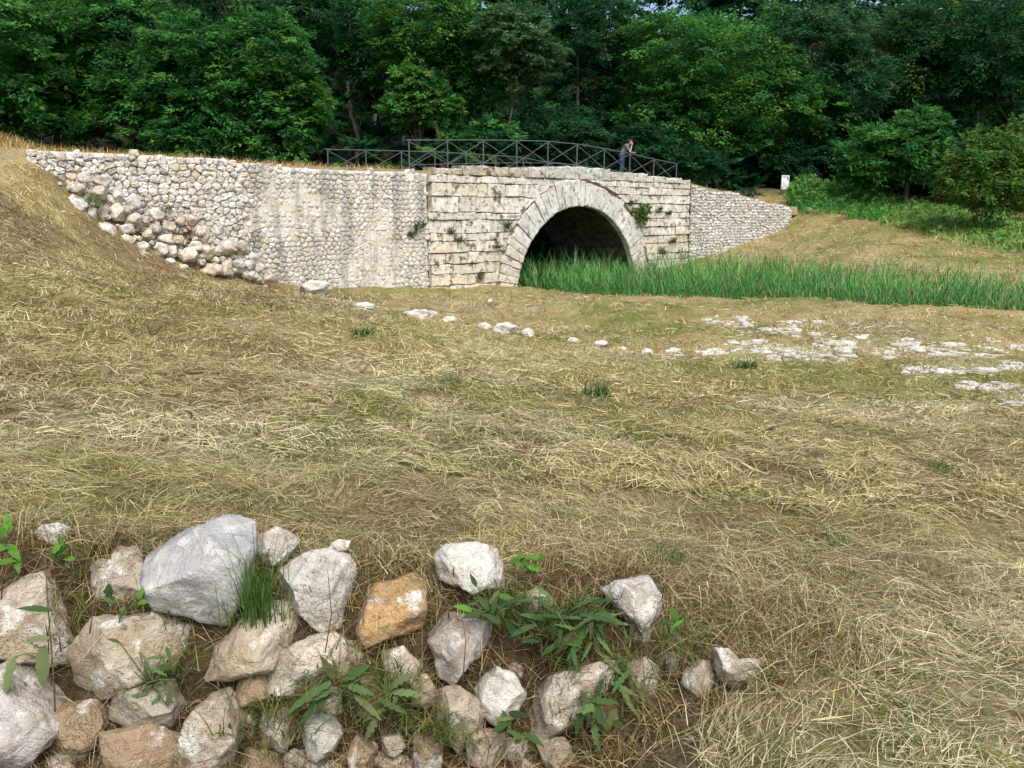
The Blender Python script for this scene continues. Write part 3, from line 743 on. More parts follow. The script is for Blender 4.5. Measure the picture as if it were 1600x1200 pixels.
# rubble heap fallen from the retaining wall
Z1 = [(420, 400, 120, 60, 0), (480, 345, 110, 60, 0), (570, 362, 130, 62, 0), (420, 490, 150, 120, 2), (500, 560, 100, 110, 2), (325, 550, 110, 55, 1), (580, 655, 200, 118, 0), (705, 632, 130, 80, 2), (710, 695, 95, 80, 1), (550, 435, 110, 85, 0),
      (655, 445, 65, 95, 0), (740, 490, 90, 110, 2), (580, 540, 90, 95, 2), (650, 545, 110, 110, 1), (705, 520, 60, 60, 0), (740, 585, 120, 80, 0), (808, 580, 62, 52, 0), (862, 552, 112, 92, 0), (940, 555, 62, 62, 1), (1003, 592, 75, 82, 3),
      (1075, 582, 85, 72, 3), (938, 620, 82, 62, 1), (860, 632, 74, 72, 2), (826, 660, 70, 60, 1), (930, 688, 130, 62, 1), (992, 692, 70, 62, 3), (1115, 660, 125, 95, 1), (1085, 732, 92, 72, 0), (1147, 757, 90, 92, 1), (1210, 752, 52, 60, 2),
      (1265, 740, 135, 112, 2), (1212, 642, 84, 62, 0), (1340, 742, 112, 92, 0), (1045, 782, 132, 102, 1), (898, 752, 92, 102, 0), (952, 762, 82, 82, 0), (790, 732, 92, 72, 0), (770, 778, 132, 72, 0), (940, 812, 72, 42, 0), (1260, 837, 74, 62, 1),
      (1330, 822, 82, 62, 2), (1390, 832, 72, 52, 2), (1445, 842, 62, 62, 2), (1402, 786, 82, 48, 0), (1170, 857, 160, 72, 1), (1240, 872, 130, 52, 0), (1390, 887, 122, 48, 0), (1500, 907, 122, 48, 0), (1120, 815, 52, 42, 2), (1202, 806, 52, 42, 1),
      (860, 815, 80, 40, 0), (1010, 850, 90, 50, 0)]
CW = [(WHITE, 'whitish'), (TAN * 1.05, 'tan'), (GREY * 1.02, 'grey'), (BROWN * 1.1, 'brown')]
rows = {'top': [], 'middle': [], 'bottom': []}
for k, (x, y, w, h, t) in enumerate(Z1):
    edge = np.interp(x, [300, 600, 900, 1200, 1500], [470, 600, 640, 740, 850])
    rows['top' if y < edge - 60 else ('middle' if y < edge + 75 else 'bottom')].append(k)
ORD = ['first', 'second', 'third', 'fourth', 'fifth', 'sixth', 'seventh', 'eighth', 'ninth', 'tenth', 'eleventh', 'twelfth', 'thirteenth', 'fourteenth', 'fifteenth', 'sixteenth', 'seventeenth', 'eighteenth', 'nineteenth', 'twentieth', 'twenty-first', 'twenty-second', 'twenty-third', 'twenty-fourth', 'twenty-fifth', 'twenty-sixth', 'twenty-seventh', 'twenty-eighth']
heap_lab = {}
for rname, ks in rows.items():
    for i, k in enumerate(sorted(ks, key=lambda q: Z1[q][0])):
        heap_lab[k] = f"{'large ' if Z1[k][2] > 120 else ('small ' if Z1[k][2] < 75 else '')}{CW[Z1[k][4]][1]} rubble stone, {ORD[i]} from left in {rname} row of collapsed heap"
heap_lab[6] = 'large rounded whitish boulder at the lower left end of the collapsed heap'
for k, (x, y, w, h, t) in enumerate(Z1):
    cx, cy = x * 0.28125, 180 + y * 0.28125; rw, rh = w * 0.142, h * 0.146
    r_ = np.random.default_rng(500 + k); n = 8
    poly = [(cx + rw * r_.uniform(0.82, 1.12) * math.cos(a), cy + rh * r_.uniform(0.82, 1.12) * math.sin(a)) for a in np.linspace(0, 2 * math.pi, n, endpoint=False) + r_.uniform(0, 0.7)]
    Dw = W(cx, cy)[2]; prot = np.interp(y, [400, 560, 700, 900], [0.45, 0.55, 0.85, 1.15]); D = Dw - prot
    h_ = hit(cx, cy)
    if cx < 200: D = min(D, h_[1] + 0.25)
    V, F = boulder(poly, D, 3, thick=1.0, rough=0.06, seed=600 + k, facets=13)
    tag(mk('rubble_stone', V, F, M['rubble'], smooth=False, col=(CW[t][0] * 0.75 + np.array([0.6, 0.57, 0.5]) * 0.25) * r_.uniform(0.95, 1.15)), heap_lab[k], 'stone', 'rubble stones fallen from the retaining wall')

r_ = np.random.default_rng(640); chips = []
for k in range(190):
    x, y, w, h, t = Z1[r_.integers(0, len(Z1))]; cx, cy = (x + r_.normal(0, w * 0.6)) * 0.28125, 180 + (y + r_.normal(0, h * 0.6)) * 0.28125; R = r_.uniform(3.0, 6.0)
    poly = [(cx + R * r_.uniform(0.75, 1.2) * math.cos(a), cy + R * 0.85 * r_.uniform(0.75, 1.2) * math.sin(a)) for a in np.linspace(0, 2 * math.pi, 7, endpoint=False)]
    V, F = boulder(poly, W(cx, cy)[2] - float(np.interp(y, [400, 560, 700, 900], [0.35, 0.45, 0.75, 1.05])), 1, thick=1.0, rough=0.08, seed=3000 + k, facets=6); chips.append((V, [tuple(q) for q in F]))
V, F = join(chips); tag(mk('rubble_chips', V, F, M['rubble'], smooth=False, col=np.array([0.6, 0.565, 0.49])), 'small broken stones filling the gaps of the collapsed heap', 'rubble', kind='stuff')

# loose white rocks along the foot of the slope
LR = [(495, 452, 58, 27, 'big white boulder lying in front of the retaining wall'), (568, 479, 45, 10, 'flat white rock right of the big white boulder'), (655, 492, 60, 16, 'long white rock lying below the bridge pier'),
      (704, 500, 26, 11, 'greyish rock right beside the long white rock'), (757, 511, 24, 12, 'small pale rock touching the lumpy white rock'), (789, 515, 40, 20, 'lumpy white rock in the middle of the rock line'), (825, 521, 20, 15, 'pointed white rock right of the lumpy rock'),
      (895, 532, 22, 9, 'low pale rock right of the pointed rock'), (937, 537, 27, 10, 'small white rock on the way to the white paving'), (972, 545, 20, 7, 'flat whitish rock before the white paving'), (1010, 552, 20, 13, 'white rock at the left end of the white paving'),
      (765, 471, 9, 7, 'tiny white rock alone on the grass before the arch'), (918, 511, 13, 5, 'tiny flat rock alone on the grass right of centre'), (1262, 328, 16, 9, 'small pale rock at the edge of the green brush')]
for k, (cx, cy, w, h, lab) in enumerate(LR):
    r_ = np.random.default_rng(900 + k); b0 = hit(cx, cy + h * 0.42)
    poly = [(cx + w * 0.52 * r_.uniform(0.85, 1.12) * math.cos(a), cy + h * 0.55 * r_.uniform(0.85, 1.12) * math.sin(a)) for a in np.linspace(0, 2 * math.pi, 9, endpoint=False)]
    V, F = boulder(poly, b0[1] + 0.12, 3, thick=1.2, rough=0.08, seed=900 + k, facets=9)
    tag(mk('white_rock', V, F, M['white_rock'], smooth=False, col=np.array([0.62, 0.60, 0.55])), lab, 'rock')

# remains of the white stone paving
PT = [(160, 150, 25, 6), (300, 140, 40, 15), (410, 160, 50, 30), (430, 130, 20, 4), (530, 180, 40, 12), (600, 185, 60, 12), (660, 150, 80, 12), (740, 155, 30, 7), (870, 155, 30, 5), (700, 205, 60, 8), (800, 240, 80, 30), (900, 215, 60, 12), (460, 240, 90, 18),
      (320, 275, 80, 15), (130, 280, 40, 15), (600, 275, 170, 25), (700, 295, 80, 15), (440, 300, 30, 8), (830, 285, 50, 15), (1050, 275, 70, 15), (1100, 235, 70, 18), (1250, 262, 140, 22), (1400, 270, 120, 15), (1150, 340, 70, 15), (1270, 345, 90, 12), (1360, 410, 50, 12),
      (1560, 455, 60, 25), (1480, 415, 60, 10), (1530, 170, 25, 4), (1340, 210, 40, 5), (1450, 225, 40, 8), (1450, 350, 50, 10), (1560, 325, 60, 15), (1580, 250, 40, 6)]
c0 = hit(1320, 545); pave = thing('stone_paving', 'scattered remains of flat white stone paving in the grass', 'paving', c0)
r_ = np.random.default_rng(44); wts = np.array([a[2] * a[3] + 60 for a in PT], float); wts /= wts.sum(); small = []; flats = []
for k in range(2000):
    x, y, rx, ry = PT[r_.choice(len(PT), p=wts)]; a, q = r_.uniform(0, 6.283), math.sqrt(r_.random())
    px, py = 1000 + (x + rx * (1.0 if k < 290 else 1.3) * q * math.cos(a)) * 0.375, 450 + (y + ry * (1.1 if k < 290 else 1.5) * q * math.sin(a)) * 0.375
    flats.append((px, py, (r_.uniform(0.06, 0.17) if k < 290 else r_.uniform(0.02, 0.065))))
for k, (px, py, R) in enumerate(flats):
    h_ = hit(px, py, 40, 300); n = 8 if k < 290 else 5; an = np.sort(r_.uniform(0, 2 * math.pi, n)) if k >= 290 else np.linspace(0, 2 * math.pi, n, endpoint=False) + r_.uniform(-0.2, 0.2, n)
    rr = R * r_.uniform(0.6, 1.1, n); tilt = r_.normal(0, 0.06, 2); zt = r_.uniform(-0.012, 0.014)
    ring = np.stack([h_[0] + rr * np.cos(an) * 1.25, h_[1] + rr * np.sin(an)], 1); zg = terr(ring[:, 0], ring[:, 1]).max()
    top = np.concatenate([h_[:2] + (ring - h_[:2]) * 0.86, np.full((n, 1), zg + zt)], 1); top[:, 2] += (top[:, :2] - h_[:2]) @ tilt
    V = np.concatenate([np.concatenate([ring, np.full((n, 1), zg - 0.1)], 1), top, [[h_[0], h_[1], zg + zt * 1.1]]])
    F = [(j, (j + 1) % n, n + (j + 1) % n, n + j) for j in range(n)] + [(n + j, n + (j + 1) % n, 2 * n) for j in range(n)]
    if k < 290: mk('stone', V, F, M['white_rock'], pave, smooth=False, col=np.array([0.66, 0.65, 0.61]) * r_.uniform(0.9, 1.05))
    else: small.append((V, F))
V, F = join(small); tag(mk('chippings', V, F, M['white_rock'], pave, smooth=False, col=np.array([0.66, 0.65, 0.61])), kind='stuff')

# ------------------------------------------------------------------ railings
def railing(label, out, s0, npan, ztop, name='iron_railing'):
    posts = [s0 + 1.9009 * k for k in range(npan + 1)]
    t = thing(name, label, 'railing', WP(posts[0], out, ztop(posts[0]) - 1.05), 'iron railings of the bridge')
    V, F = join([tube([WP(s, out, ztop(s)) for s in np.linspace(posts[0] - 0.12, posts[-1] + 0.12, 40)], 0.021, 6)]); mk('top_rail', V, F, M['iron'], t)
    V, F = tube([WP(s, out, ztop(s) - 0.93) for s in np.linspace(posts[0], posts[-1], 40)], 0.013, 6); mk('bottom_rail', V, F, M['iron'], t)
    for k, s in enumerate(posts):
        V, F = bar(WP(s, out, ztop(s) - 1.16), WP(s, out, ztop(s) - 0.02), 0.036, 0.036); mk('post', V, F, M['iron'], t, smooth=False)
        if k < npan:
            e = posts[k + 1]
            for sg, (za, zb) in ((0.012, (ztop(s) - 0.92, ztop(e) - 0.03)), (-0.012, (ztop(s) - 0.03, ztop(e) - 0.92))):
                V, F = bar(WP(s, out + sg, za), WP(e, out + sg, zb), 0.02, 0.02); mk('cross_brace', V, F, M['iron'], t, smooth=False)
fr = [W(x, y, 0.0)[:2] for x, y in [(640, 219), (697.5, 218.8), (754, 218.8), (807.6, 219.4), (856, 220.8), (902, 225.1), (944.8, 232.2), (985, 240), (1021.8, 248.6), (1057, 255.8)]]
bk = [W(x, y, -5.0)[:2] for x, y in [(516, 234), (575, 235), (630.6, 236.5), (682, 238), (730, 240.5), (812, 246), (841, 252), (930, 262)]]
front_z = lambda s: prof(fr, s)
railing('dark iron railing with crossed bars along the near edge of bridge', 0.0, 0.0, 9, front_z)
railing('dark iron railing along the far edge of the bridge, partly hidden', -4.85, -0.68, 8, lambda s: prof(bk, s))

# ------------------------------------------------------------------ person leaning on the near railing
def cap(a, b_, ra, rb, k=12):
    """capsule-like tapered limb"""
    a = np.array(a, float); b_ = np.array(b_, float); t = (b_ - a) / (np.linalg.norm(b_ - a) + 1e-9)
    pts = [a - t * ra * 0.95, a - t * ra * 0.6, a, a * 0.5 + b_ * 0.5, b_, b_ + t * rb * 0.6, b_ + t * rb * 0.95]
    return tube(pts, [ra * 0.3, ra * 0.8, ra, (ra + rb) / 2, rb, rb * 0.8, rb * 0.3], k)
def ell(c, r, lv=2):
    S, F = ico(lv); return (np.array(c) + S * np.array(r)), [tuple(f) for f in F]
ps, po = 13.18, -0.40
foot = WP(ps, po, front_z(13.3) - 1.0); fa = math.radians(-24)
fwd = np.array([math.cos(fa), math.sin(fa), 0]); lft = np.array([-fwd[1], fwd[0], 0])
def pl(V): V = np.asarray(V, float); return foot + V[:, :1] * lft + V[:, 1:2] * fwd + V[:, 2:3] * np.array([0, 0, 1.0])
SKIN, SHIRT, JEAN, HAIR, SHOE = plain_mat('skin', (0.50, 0.30, 0.22), 0.5, var=0.06), plain_mat('grey_knit', (0.13, 0.135, 0.15), 0.9, var=0.5, scale=60), plain_mat('blue_denim', (0.035, 0.06, 0.12), 0.85, var=0.3, scale=30), plain_mat('reddish_brown_hair', (0.085, 0.022, 0.014), 0.6, var=0.4, scale=40), plain_mat('grey_shoe', (0.3, 0.28, 0.27), 0.7)
man = thing('person', 'person in grey top and blue jeans leaning on the bridge railing', 'person', foot)
def blob(name, parts, mat, vox, parent=man):
    V, F = join(parts); o = mk(name, pl(V), F, mat, parent)
    r = o.modifiers.new('remesh', 'REMESH'); r.mode = 'VOXEL'; r.voxel_size = vox; r.use_smooth_shade = True
    sm = o.modifiers.new('smooth', 'SMOOTH'); sm.factor = 0.5; sm.iterations = 2
    return o
hd = np.array([0.0, 0.40, 1.535])
body = [cap((0, 0.0, 0.93), (0, 0.09, 1.14), .12, .115), cap((0, 0.09, 1.14), (0, 0.23, 1.34), .115, .12), cap((0.07, .24, 1.38), (-0.07, .24, 1.38), .09, .09), cap((0, .27, 1.38), (0, .36, 1.48), .05, .048),
        ell(hd + (0, 0, 0.01), (.073, .092, .105)), ell(hd + (0, .06, -.065), (.045, .045, .045)), cap(hd + (0, .088, .015), hd + (0, .105, -.02), .010, .015), ell(hd + (.076, -.005, -.01), (.012, .022, .032)), ell(hd + (-.076, -.005, -.01), (.012, .022, .032)),
        cap(hd + (.02, .088, -.055), hd + (-.02, .088, -.055), .009, .009)]
for sx in (1, -1):
    body += [cap((sx * .09, 0, .92), (sx * .10, .03, .5), .085, .056), cap((sx * .10, .03, .5), (sx * .10, -.03, .09), .055, .036), cap((sx * .10, -.04, .05), (sx * .11, .13, .035), .036, .03)]
arms = {1: [(.17, .24, 1.37), (.22, .36, 1.07), (.06, .56, 1.045)], -1: [(-.17, .24, 1.37), (-.15, .45, 1.075), (-.045, .50, 1.385)]}
for sx, (a, b_, c) in arms.items():
    body += [cap(a, b_, .048, .038), cap(b_, c, .038, .025)]
    c = np.array(c); u = (c - np.array(b_)) / np.linalg.norm(c - np.array(b_)); palm = c + u * .05
    body.append(cap(c, palm + u * .02, .025, .03))
    w = np.cross(u, [0, 1, 0.2]) if sx < 0 else np.cross(u, [0, 0, 1]); w /= np.linalg.norm(w)
    bend = np.array([0, -.35, .1]) if sx < 0 else np.array([.1, .2, -.6])
    for q, ln in ((-1.5, .058), (-.5, .072), (.5, .078), (1.5, .068)):
        k0 = palm + u * .02 + w * q * .016; k1 = k0 + u * ln * .5; k2 = k1 + (u + bend) / np.linalg.norm(u + bend) * ln * .5
        body += [cap(k0, k1, .0085, .008, 8), cap(k1, k2, .008, .007, 8)]
    th0 = c + u * .025 + w * .022; th1 = th0 + (u * .6 + w) * .028; body += [cap(th0, th1, .011, .009, 8), cap(th1, th1 + u * .03, .009, .008, 8)]
bod = blob('body', body, SKIN, 0.0065)
for sx in (1, -1): mk('eye', pl(np.array(ell(hd + (sx * .03, .088, .012), (.011, .006, .007), 1)[0])), [tuple(f) for f in ico(1)[1]], HAIR, bod)
shirt = [cap((0, -0.01, 0.92), (0, 0.09, 1.14), .150, .142), cap((.04, -0.01, 0.92), (.04, 0.09, 1.14), .12, .12), cap((-.04, -0.01, 0.92), (-.04, 0.09, 1.14), .12, .12), cap((0, 0.09, 1.14), (0, 0.235, 1.345), .140, .140), cap((0.10, .235, 1.37), (-0.10, .235, 1.37), .100, .100), cap((0, .25, 1.38), (0, .30, 1.44), .07, .06)]
for sx, (a, b_, c) in arms.items():
    a = np.array(a); b_ = np.array(b_); shirt.append(cap(a, a + (b_ - a) * .72, .066, .058))
blob('shirt', shirt, SHIRT, 0.012)
tro = [cap((0.05, 0, .93), (-.05, 0, .93), .13, .13)]
for sx in (1, -1): tro += [cap((sx * .085, 0, .90), (sx * .10, .03, .5), .105, .078), cap((sx * .10, .03, .5), (sx * .10, -.03, .10), .078, .062)]
blob('trousers', tro, JEAN, 0.012)
hair = [ell(hd + (0, -.018, .035), (.088, .098, .098)), ell(hd + (0, -.06, -.01), (.075, .055, .085)), ell(hd + (0, .05, .095), (.06, .045, .03)), ell(hd + (.03, 0, .115), (.04, .05, .03)), ell(hd + (-.03, -.03, .115), (.045, .05, .03))]
blob('hair', hair, HAIR, 0.01, bod)
for sx in (1, -1): blob('shoe', [cap((sx * .10, -.05, .05), (sx * .112, .14, .04), .05, .042)], SHOE, 0.01)

# ------------------------------------------------------------------ information board
bs = P(1227, 297, 58.0); bz = T1(bs[0], bs[1]); ctr = P(1227, 285, 58.0)
board = thing('information_board', 'white information board on two posts at the edge of the wood', 'sign', (bs[0], bs[1], bz))
ba = math.radians(14); bu = np.array([math.cos(ba), math.sin(ba), 0]); bn = np.array([bu[1], -bu[0], 0])
hw_, hh_ = 0.245, 0.42
def panel(name, u0, u1, v0, v1, dep, th, mat, par=None):
    V = []
    for q in (dep, dep - th):
        for u, v in ((u0, v0), (u1, v0), (u1, v1), (u0, v1)): V.append(ctr + bu * u + np.array([0, 0, v]) + bn * q)
    return mk(name, V, [(0, 1, 2, 3), (7, 6, 5, 4), (0, 4, 5, 1), (1, 5, 6, 2), (2, 6, 7, 3), (3, 7, 4, 0)], mat, par or board, smooth=False)
m_pan = plain_mat('printed_panel', (0.80, 0.84, 0.86), 0.5, var=0.05); m_frm = plain_mat('white_frame', (0.8, 0.8, 0.8), 0.4, var=0.05); m_blk = plain_mat('black_print', (0.012, 0.02, 0.028), 0.6); m_txt = plain_mat('grey_print', (0.35, 0.40, 0.43), 0.6)
pan = panel('panel', -hw_, hw_, -hh_, hh_, 0.0, 0.03, m_pan)
for a in ((-hw_ - .03, hw_ + .03, hh_ + .002, hh_ + .04), (-hw_ - .03, hw_ + .03, -hh_ - .04, -hh_ - .002), (-hw_ - .03, -hw_ - .002, -hh_, hh_), (hw_ + .002, hw_ + .03, -hh_, hh_)): panel('frame', *a, 0.015, 0.05, m_frm)
panel('printed_bar', -hw_ + .03, hw_ - .1, hh_ - .09, hh_ - .05, 0.004, 0.003, m_blk, pan); panel('printed_bar', hw_ - .11, hw_ - .035, hh_ - .30, hh_ - .05, 0.008, 0.003, m_blk, pan)
for k in range(9): panel('text_line', -hw_ + .04, hw_ - .14 - .05 * ((k * 7) % 3), hh_ - .16 - k * .075, hh_ - .145 - k * .075, 0.004, 0.003, m_txt, pan)
for sx in (-1, 1): V, F = bar([*(ctr + bu * sx * (hw_ + .01) - bn * .05)[:2], bz - .2], ctr + bu * sx * (hw_ + .01) - bn * .05 + np.array([0, 0, hh_]), .05, .05); mk('post', V, F, M['iron'], board, smooth=False)

# ------------------------------------------------------------------ vegetation helpers
def unit(v): return v / (np.linalg.norm(v, axis=-1, keepdims=True) + 1e-9)
def ribbons(pts, side, w, taper):
    n, k, _ = pts.shape; tp = np.asarray(taper)
    if side.ndim == 2: side = side[:, None, :]
    off = side * (w[:, None, None] * tp[None, :, None] * 0.5)
    V = np.stack([pts - off, pts + off], 2).reshape(-1, 3)
    b0 = (np.arange(n) * k * 2)[:, None]; r = np.arange(k - 1)[None, :] * 2
    F = np.stack([b0 + r, b0 + r + 1, b0 + r + 3, b0 + r + 2], -1).reshape(-1, 4)
    return V, F
def cat(parts):
    V = []; F = []; C = []; b0 = 0
    for v, f, c in parts: V.append(v); F.append(f + b0); C.append(c); b0 += len(v)
    return np.concatenate(V), np.concatenate(F), np.concatenate(C)

def hay(n, y0, y1, spread, Lr, wr, k, seed, stand=0.12, lift=0.05, box=None, pow_=1.0):
    r = np.random.default_rng(seed)
    u = r.random(n)
    yy = (y0 ** (2 - pow_) + u * (y1 ** (2 - pow_) - y0 ** (2 - pow_))) ** (1 / (2 - pow_))
    xx = r.uniform(-1, 1, n) * (spread * yy + 1.0)
    if box: xx = r.uniform(box[0], box[1], n); yy = r.uniform(box[2], box[3], n)
    # clump: pull towards tuft centres
    cl = n2(xx, yy, 3.2 if y1 < 9 else 1.6, 2, seed); keep = (r.random(n) < 0.35 + 0.9 * np.clip(cl + 0.45, 0, 1)) & (ditch(xx, yy) < 0.15)
    tt = -((np.stack([xx, yy], 1) - ORG) @ nr); keep &= (tt < -0.15 - FACE); keep &= (xx > 0.62) | (yy > wall_y(xx) + 0.36) | (r.random(n) < 0.10)
    xx, yy = xx[keep], yy[keep]; n = len(xx)
    th = n2(xx, yy, 0.9, 2, 71) * 2.0 + n2(xx, yy, 3.1, 2, 72) * 2.2 + r.normal(0, 1.0, n)
    L = r.uniform(*Lr, n) * (0.6 + 0.8 * r.random(n)); wd = r.uniform(*wr, n)
    up = r.random(n) < stand * (0.5 + 1.5 * np.clip(n2(xx, yy, 1.1, 2, 73) + 0.4, 0, 1))
    el = np.where(up, r.uniform(0.35, 1.25, n), r.normal(0.05, 0.10, n)); L = np.where(up, L * 0.6, L)
    t = np.linspace(0, 1, k)[None, :]
    bend = r.normal(0, 0.7, n)[:, None]
    ang = th[:, None] + bend * t; dx = np.cos(el)[:, None] * np.cos(ang); dy = np.cos(el)[:, None] * np.sin(ang)
    px = xx[:, None] + np.cumsum(np.concatenate([np.zeros((n, 1)), dx[:, 1:] * L[:, None] / (k - 1)], 1), 1)
    py = yy[:, None] + np.cumsum(np.concatenate([np.zeros((n, 1)), dy[:, 1:] * L[:, None] / (k - 1)], 1), 1)
    base = r.exponential(lift * 0.45, n)
    g = terr(px.ravel(), py.ravel()).reshape(n, k)
    arc = np.sin(t * math.pi) * (L * r.uniform(0, 0.12, n))[:, None]
    pz = g + 0.004 + base[:, None] * (1 - 0.5 * t * (~up)[:, None]) + np.where(up[:, None], np.sin(el)[:, None] * L[:, None] * t * (1 - 0.3 * t), np.clip(np.sin(el)[:, None] * L[:, None] * t, -0.02, 1) + arc)
    pts = np.stack([px, py, pz], 2)
    side = unit(np.stack([-np.sin(th), np.cos(th), r.normal(0, 0.6, n)], 1))
    V, F = ribbons(pts, side, wd, np.linspace(1, 0.35, k))
    c = field_col(xx, yy); q = r.random(n)[:, None]
    c = np.where(q < 0.30, c * 0.48 + lin(220, 207, 166) * 0.52, c); c = np.where((q > 0.74), c * 0.45 + lin(108, 84, 56) * 0.55, c)
    gr = (r.random(n) < 0.04 + 0.35 * np.clip(n2(xx, yy, 0.8, 2, 81) - 0.2, 0, 1))[:, None]; c = np.where(gr, lin(96, 118, 44)[None, :] * r.uniform(0.6, 1.2, (n, 1)), c)
    c = c * r.uniform(0.80, 1.26, (n, 1))
    return V, F, np.repeat(c, 2 * k, 0)

parts = [hay(120000, 1.7, 5.0, 0.75, (0.03, 0.18), (0.0019, 0.0042), 3, 301, 0.12, 0.04, pow_=1.0),
         hay(84000, 5.0, 10.0, 0.72, (0.05, 0.25), (0.005, 0.010), 3, 302, 0.16, 0.05, pow_=1.3),
         hay(85000, 10.0, 22.0, 0.70, (0.07, 0.25), (0.011, 0.022), 2, 303, 0.35, 0.04, pow_=1.5),
         hay(62000, 20.0, 58.0, 0.80, (0.14, 0.34), (0.018, 0.035), 2, 304, 0.5, 0.03, pow_=1.2)]
parts.append(hay(42000, 8, 20, 1, (0.08, 0.26), (0.012, 0.024), 2, 305, 0.35, 0.05, box=(-19, -4.5, 9, 28)))
parts.append(hay(26000, 8, 20, 1, (0.10, 0.28), (0.014, 0.028), 2, 307, 0.45, 0.04, box=(-15, -3.5, 17, 30)))
parts.append(hay(30000, 8, 20, 1, (0.16, 0.40), (0.022, 0.04), 2, 306, 0.5, 0.04, box=(9, 30, 30, 56)))
V, F, C = cat(parts)
tag(mk('mown_hay', V, F, M['straw'], col=C, origin=(0, 0, 0), smooth=False), 'cut dry grass lying over the hillside and field', 'grass', kind='stuff')

def tufts(pts, per, Lr, w, cols, seed, k=4, spread=0.05, lean=0.5, droop=0.5):
    r = np.random.default_rng(seed); pts = np.repeat(np.asarray(pts, float), per, 0); n = len(pts)
    pts = pts + np.stack([r.normal(0, spread, n), r.normal(0, spread, n), np.zeros(n)], 1)
    a = r.uniform(0, 2 * math.pi, n); ln = np.abs(r.normal(0, lean, n)); L = r.uniform(*Lr, n)
    t = np.linspace(0, 1, k)[None, :]; hor = np.sin(np.clip(ln, 0, 1.5))[:, None] * t + droop * (t ** 2) * r.uniform(0.1, 1, n)[:, None]; ver = t - droop * 0.45 * t ** 2 * (0.3 + ln)[:, None]
    P_ = np.stack([pts[:, None, 0] + np.cos(a)[:, None] * hor * L[:, None], pts[:, None, 1] + np.sin(a)[:, None] * hor * L[:, None], pts[:, None, 2] + ver * L[:, None]], 2)
    side = unit(np.stack([-np.sin(a) + r.normal(0, .5, n), np.cos(a) + r.normal(0, .5, n), r.normal(0, 0.2, n)], 1))
    V, F = ribbons(P_, side, r.uniform(0.6, 1.3, n) * w, np.linspace(1, 0.12, k) ** 0.8)
    cols = np.asarray(cols); c = cols[r.integers(0, len(cols), n)] * r.uniform(0.7, 1.25, (n, 1))
    return V, F, np.repeat(c, 2 * k, 0)
# rooted tussocks left by the mower
def tussocks(n, y0, y1, seed, L, w):
    r = np.random.default_rng(seed); yy = y0 + (y1 - y0) * r.random(n) ** 0.8; xx = r.uniform(-1, 1, n) * (0.72 * yy + 0.8)
    k = (n2(xx, yy, 0.9, 2, 33) > -0.1) & ((xx > 1.0) | (yy > wall_y(xx) + 0.45)); xx, yy = xx[k], yy[k]; p = np.stack([xx, yy, terr(xx, yy) - 0.005], 1)
    return tufts(p, 16, L, w, [lin(168, 158, 92), lin(140, 140, 72), lin(186, 170, 112), lin(122, 132, 60), lin(150, 122, 76)], seed, 3, 0.035 if y1 < 7 else 0.06, 0.75, 0.9)
# dry grass tangled over the low stone wall and growing on top of the retaining walls
DRY = [lin(196, 172, 112), lin(170, 140, 84), lin(140, 104, 64), lin(208, 190, 140)]; GRN = [lin(66, 98, 40), lin(88, 114, 50), lin(54, 84, 42)]
r_ = np.random.default_rng(55)
V, F, C = cat([tussocks(900, 2.6, 6.5, 310, (0.03, 0.11), 0.004), tussocks(1300, 6, 16, 311, (0.05, 0.14), 0.009)])
tag(mk('grass_tussocks', V, F, M['straw'], col=C, smooth=False, origin=(0, 0, 0)), 'short rooted grass tussocks standing among the cut hay', 'grass', kind='stuff')
xs = r_.uniform(-2.3, 1.3, 1500); ys = wall_y(xs) + r_.uniform(-0.25, 0.42, 1500)
pts = np.stack([xs, ys, terr(xs, ys)], 1)
V, F, C = cat([tufts(pts, 12, (0.04, 0.19), 0.0036, [lin(186, 168, 122), lin(158, 136, 94), lin(130, 104, 72), lin(200, 186, 146), lin(96, 76, 54), lin(112, 90, 64), lin(84, 66, 48), lin(86, 104, 52)], 56, 3, 0.04, 0.95, 1.1)])
tag(mk('dead_grass', V, F, M['straw'], col=C, smooth=False), 'tangled dead grass between the stones of the low wall', 'grass', kind='stuff')
ss = np.concatenate([r_.uniform(-20, -6.5, 700), r_.uniform(-6.5, 0.5, 160), r_.uniform(18.5, 29, 120)]); oo = -r_.uniform(-0.02, 3.0, len(ss))
pts = np.array([WP(s, o_, deck(s) - 0.07) for s, o_ in zip(ss, oo)]); pts[:, 2] = np.maximum(pts[:, 2], terr(pts[:, 0], pts[:, 1]) - 0.02)
V, F, C = tufts(pts, 10, (0.10, 0.34), 0.022, DRY + [lin(120, 128, 60)], 57, 3, 0.16, 0.6, 0.6)
tag(mk('wall_top_grass', V, F, M['straw'], col=C, smooth=False), 'dry grass growing along the top of the retaining wall', 'grass', kind='stuff')

# reeds in the ditch
r_ = np.random.default_rng(60); n = 29000
xx = r_.uniform(-3, 36, n); yy = r_.uniform(17, 47, n); dd_ = ditch(xx, yy); tt = -((np.stack([xx, yy], 1) - ORG) @ nr); ssv = (np.stack([xx, yy], 1) - ORG) @ d2
ok = (dd_ + 0.5 * n2(xx, yy, 1.2, 2, 8) > 0.2) & (ditch(xx, yy) > 0.0) & ((tt < -0.35) | ((tt < 1.5) & (np.abs(ssv - ARC_S) < 3.6))); xx, yy, dd_ = xx[ok], yy[ok], dd_[ok]; n = len(xx)
hgt = np.interp(xx, [0, 8, 14, 20, 30], [1.75, 1.75, 1.5, 1.15, 0.95]) * r_.uniform(0.68, 1.1, n) * (0.9 + 0.2 * n2(xx, yy, 0.7, 2, 6)) * (0.55 + 0.45 * sstep(dd_, 0.1, 0.9)); zb = terr(xx, yy)
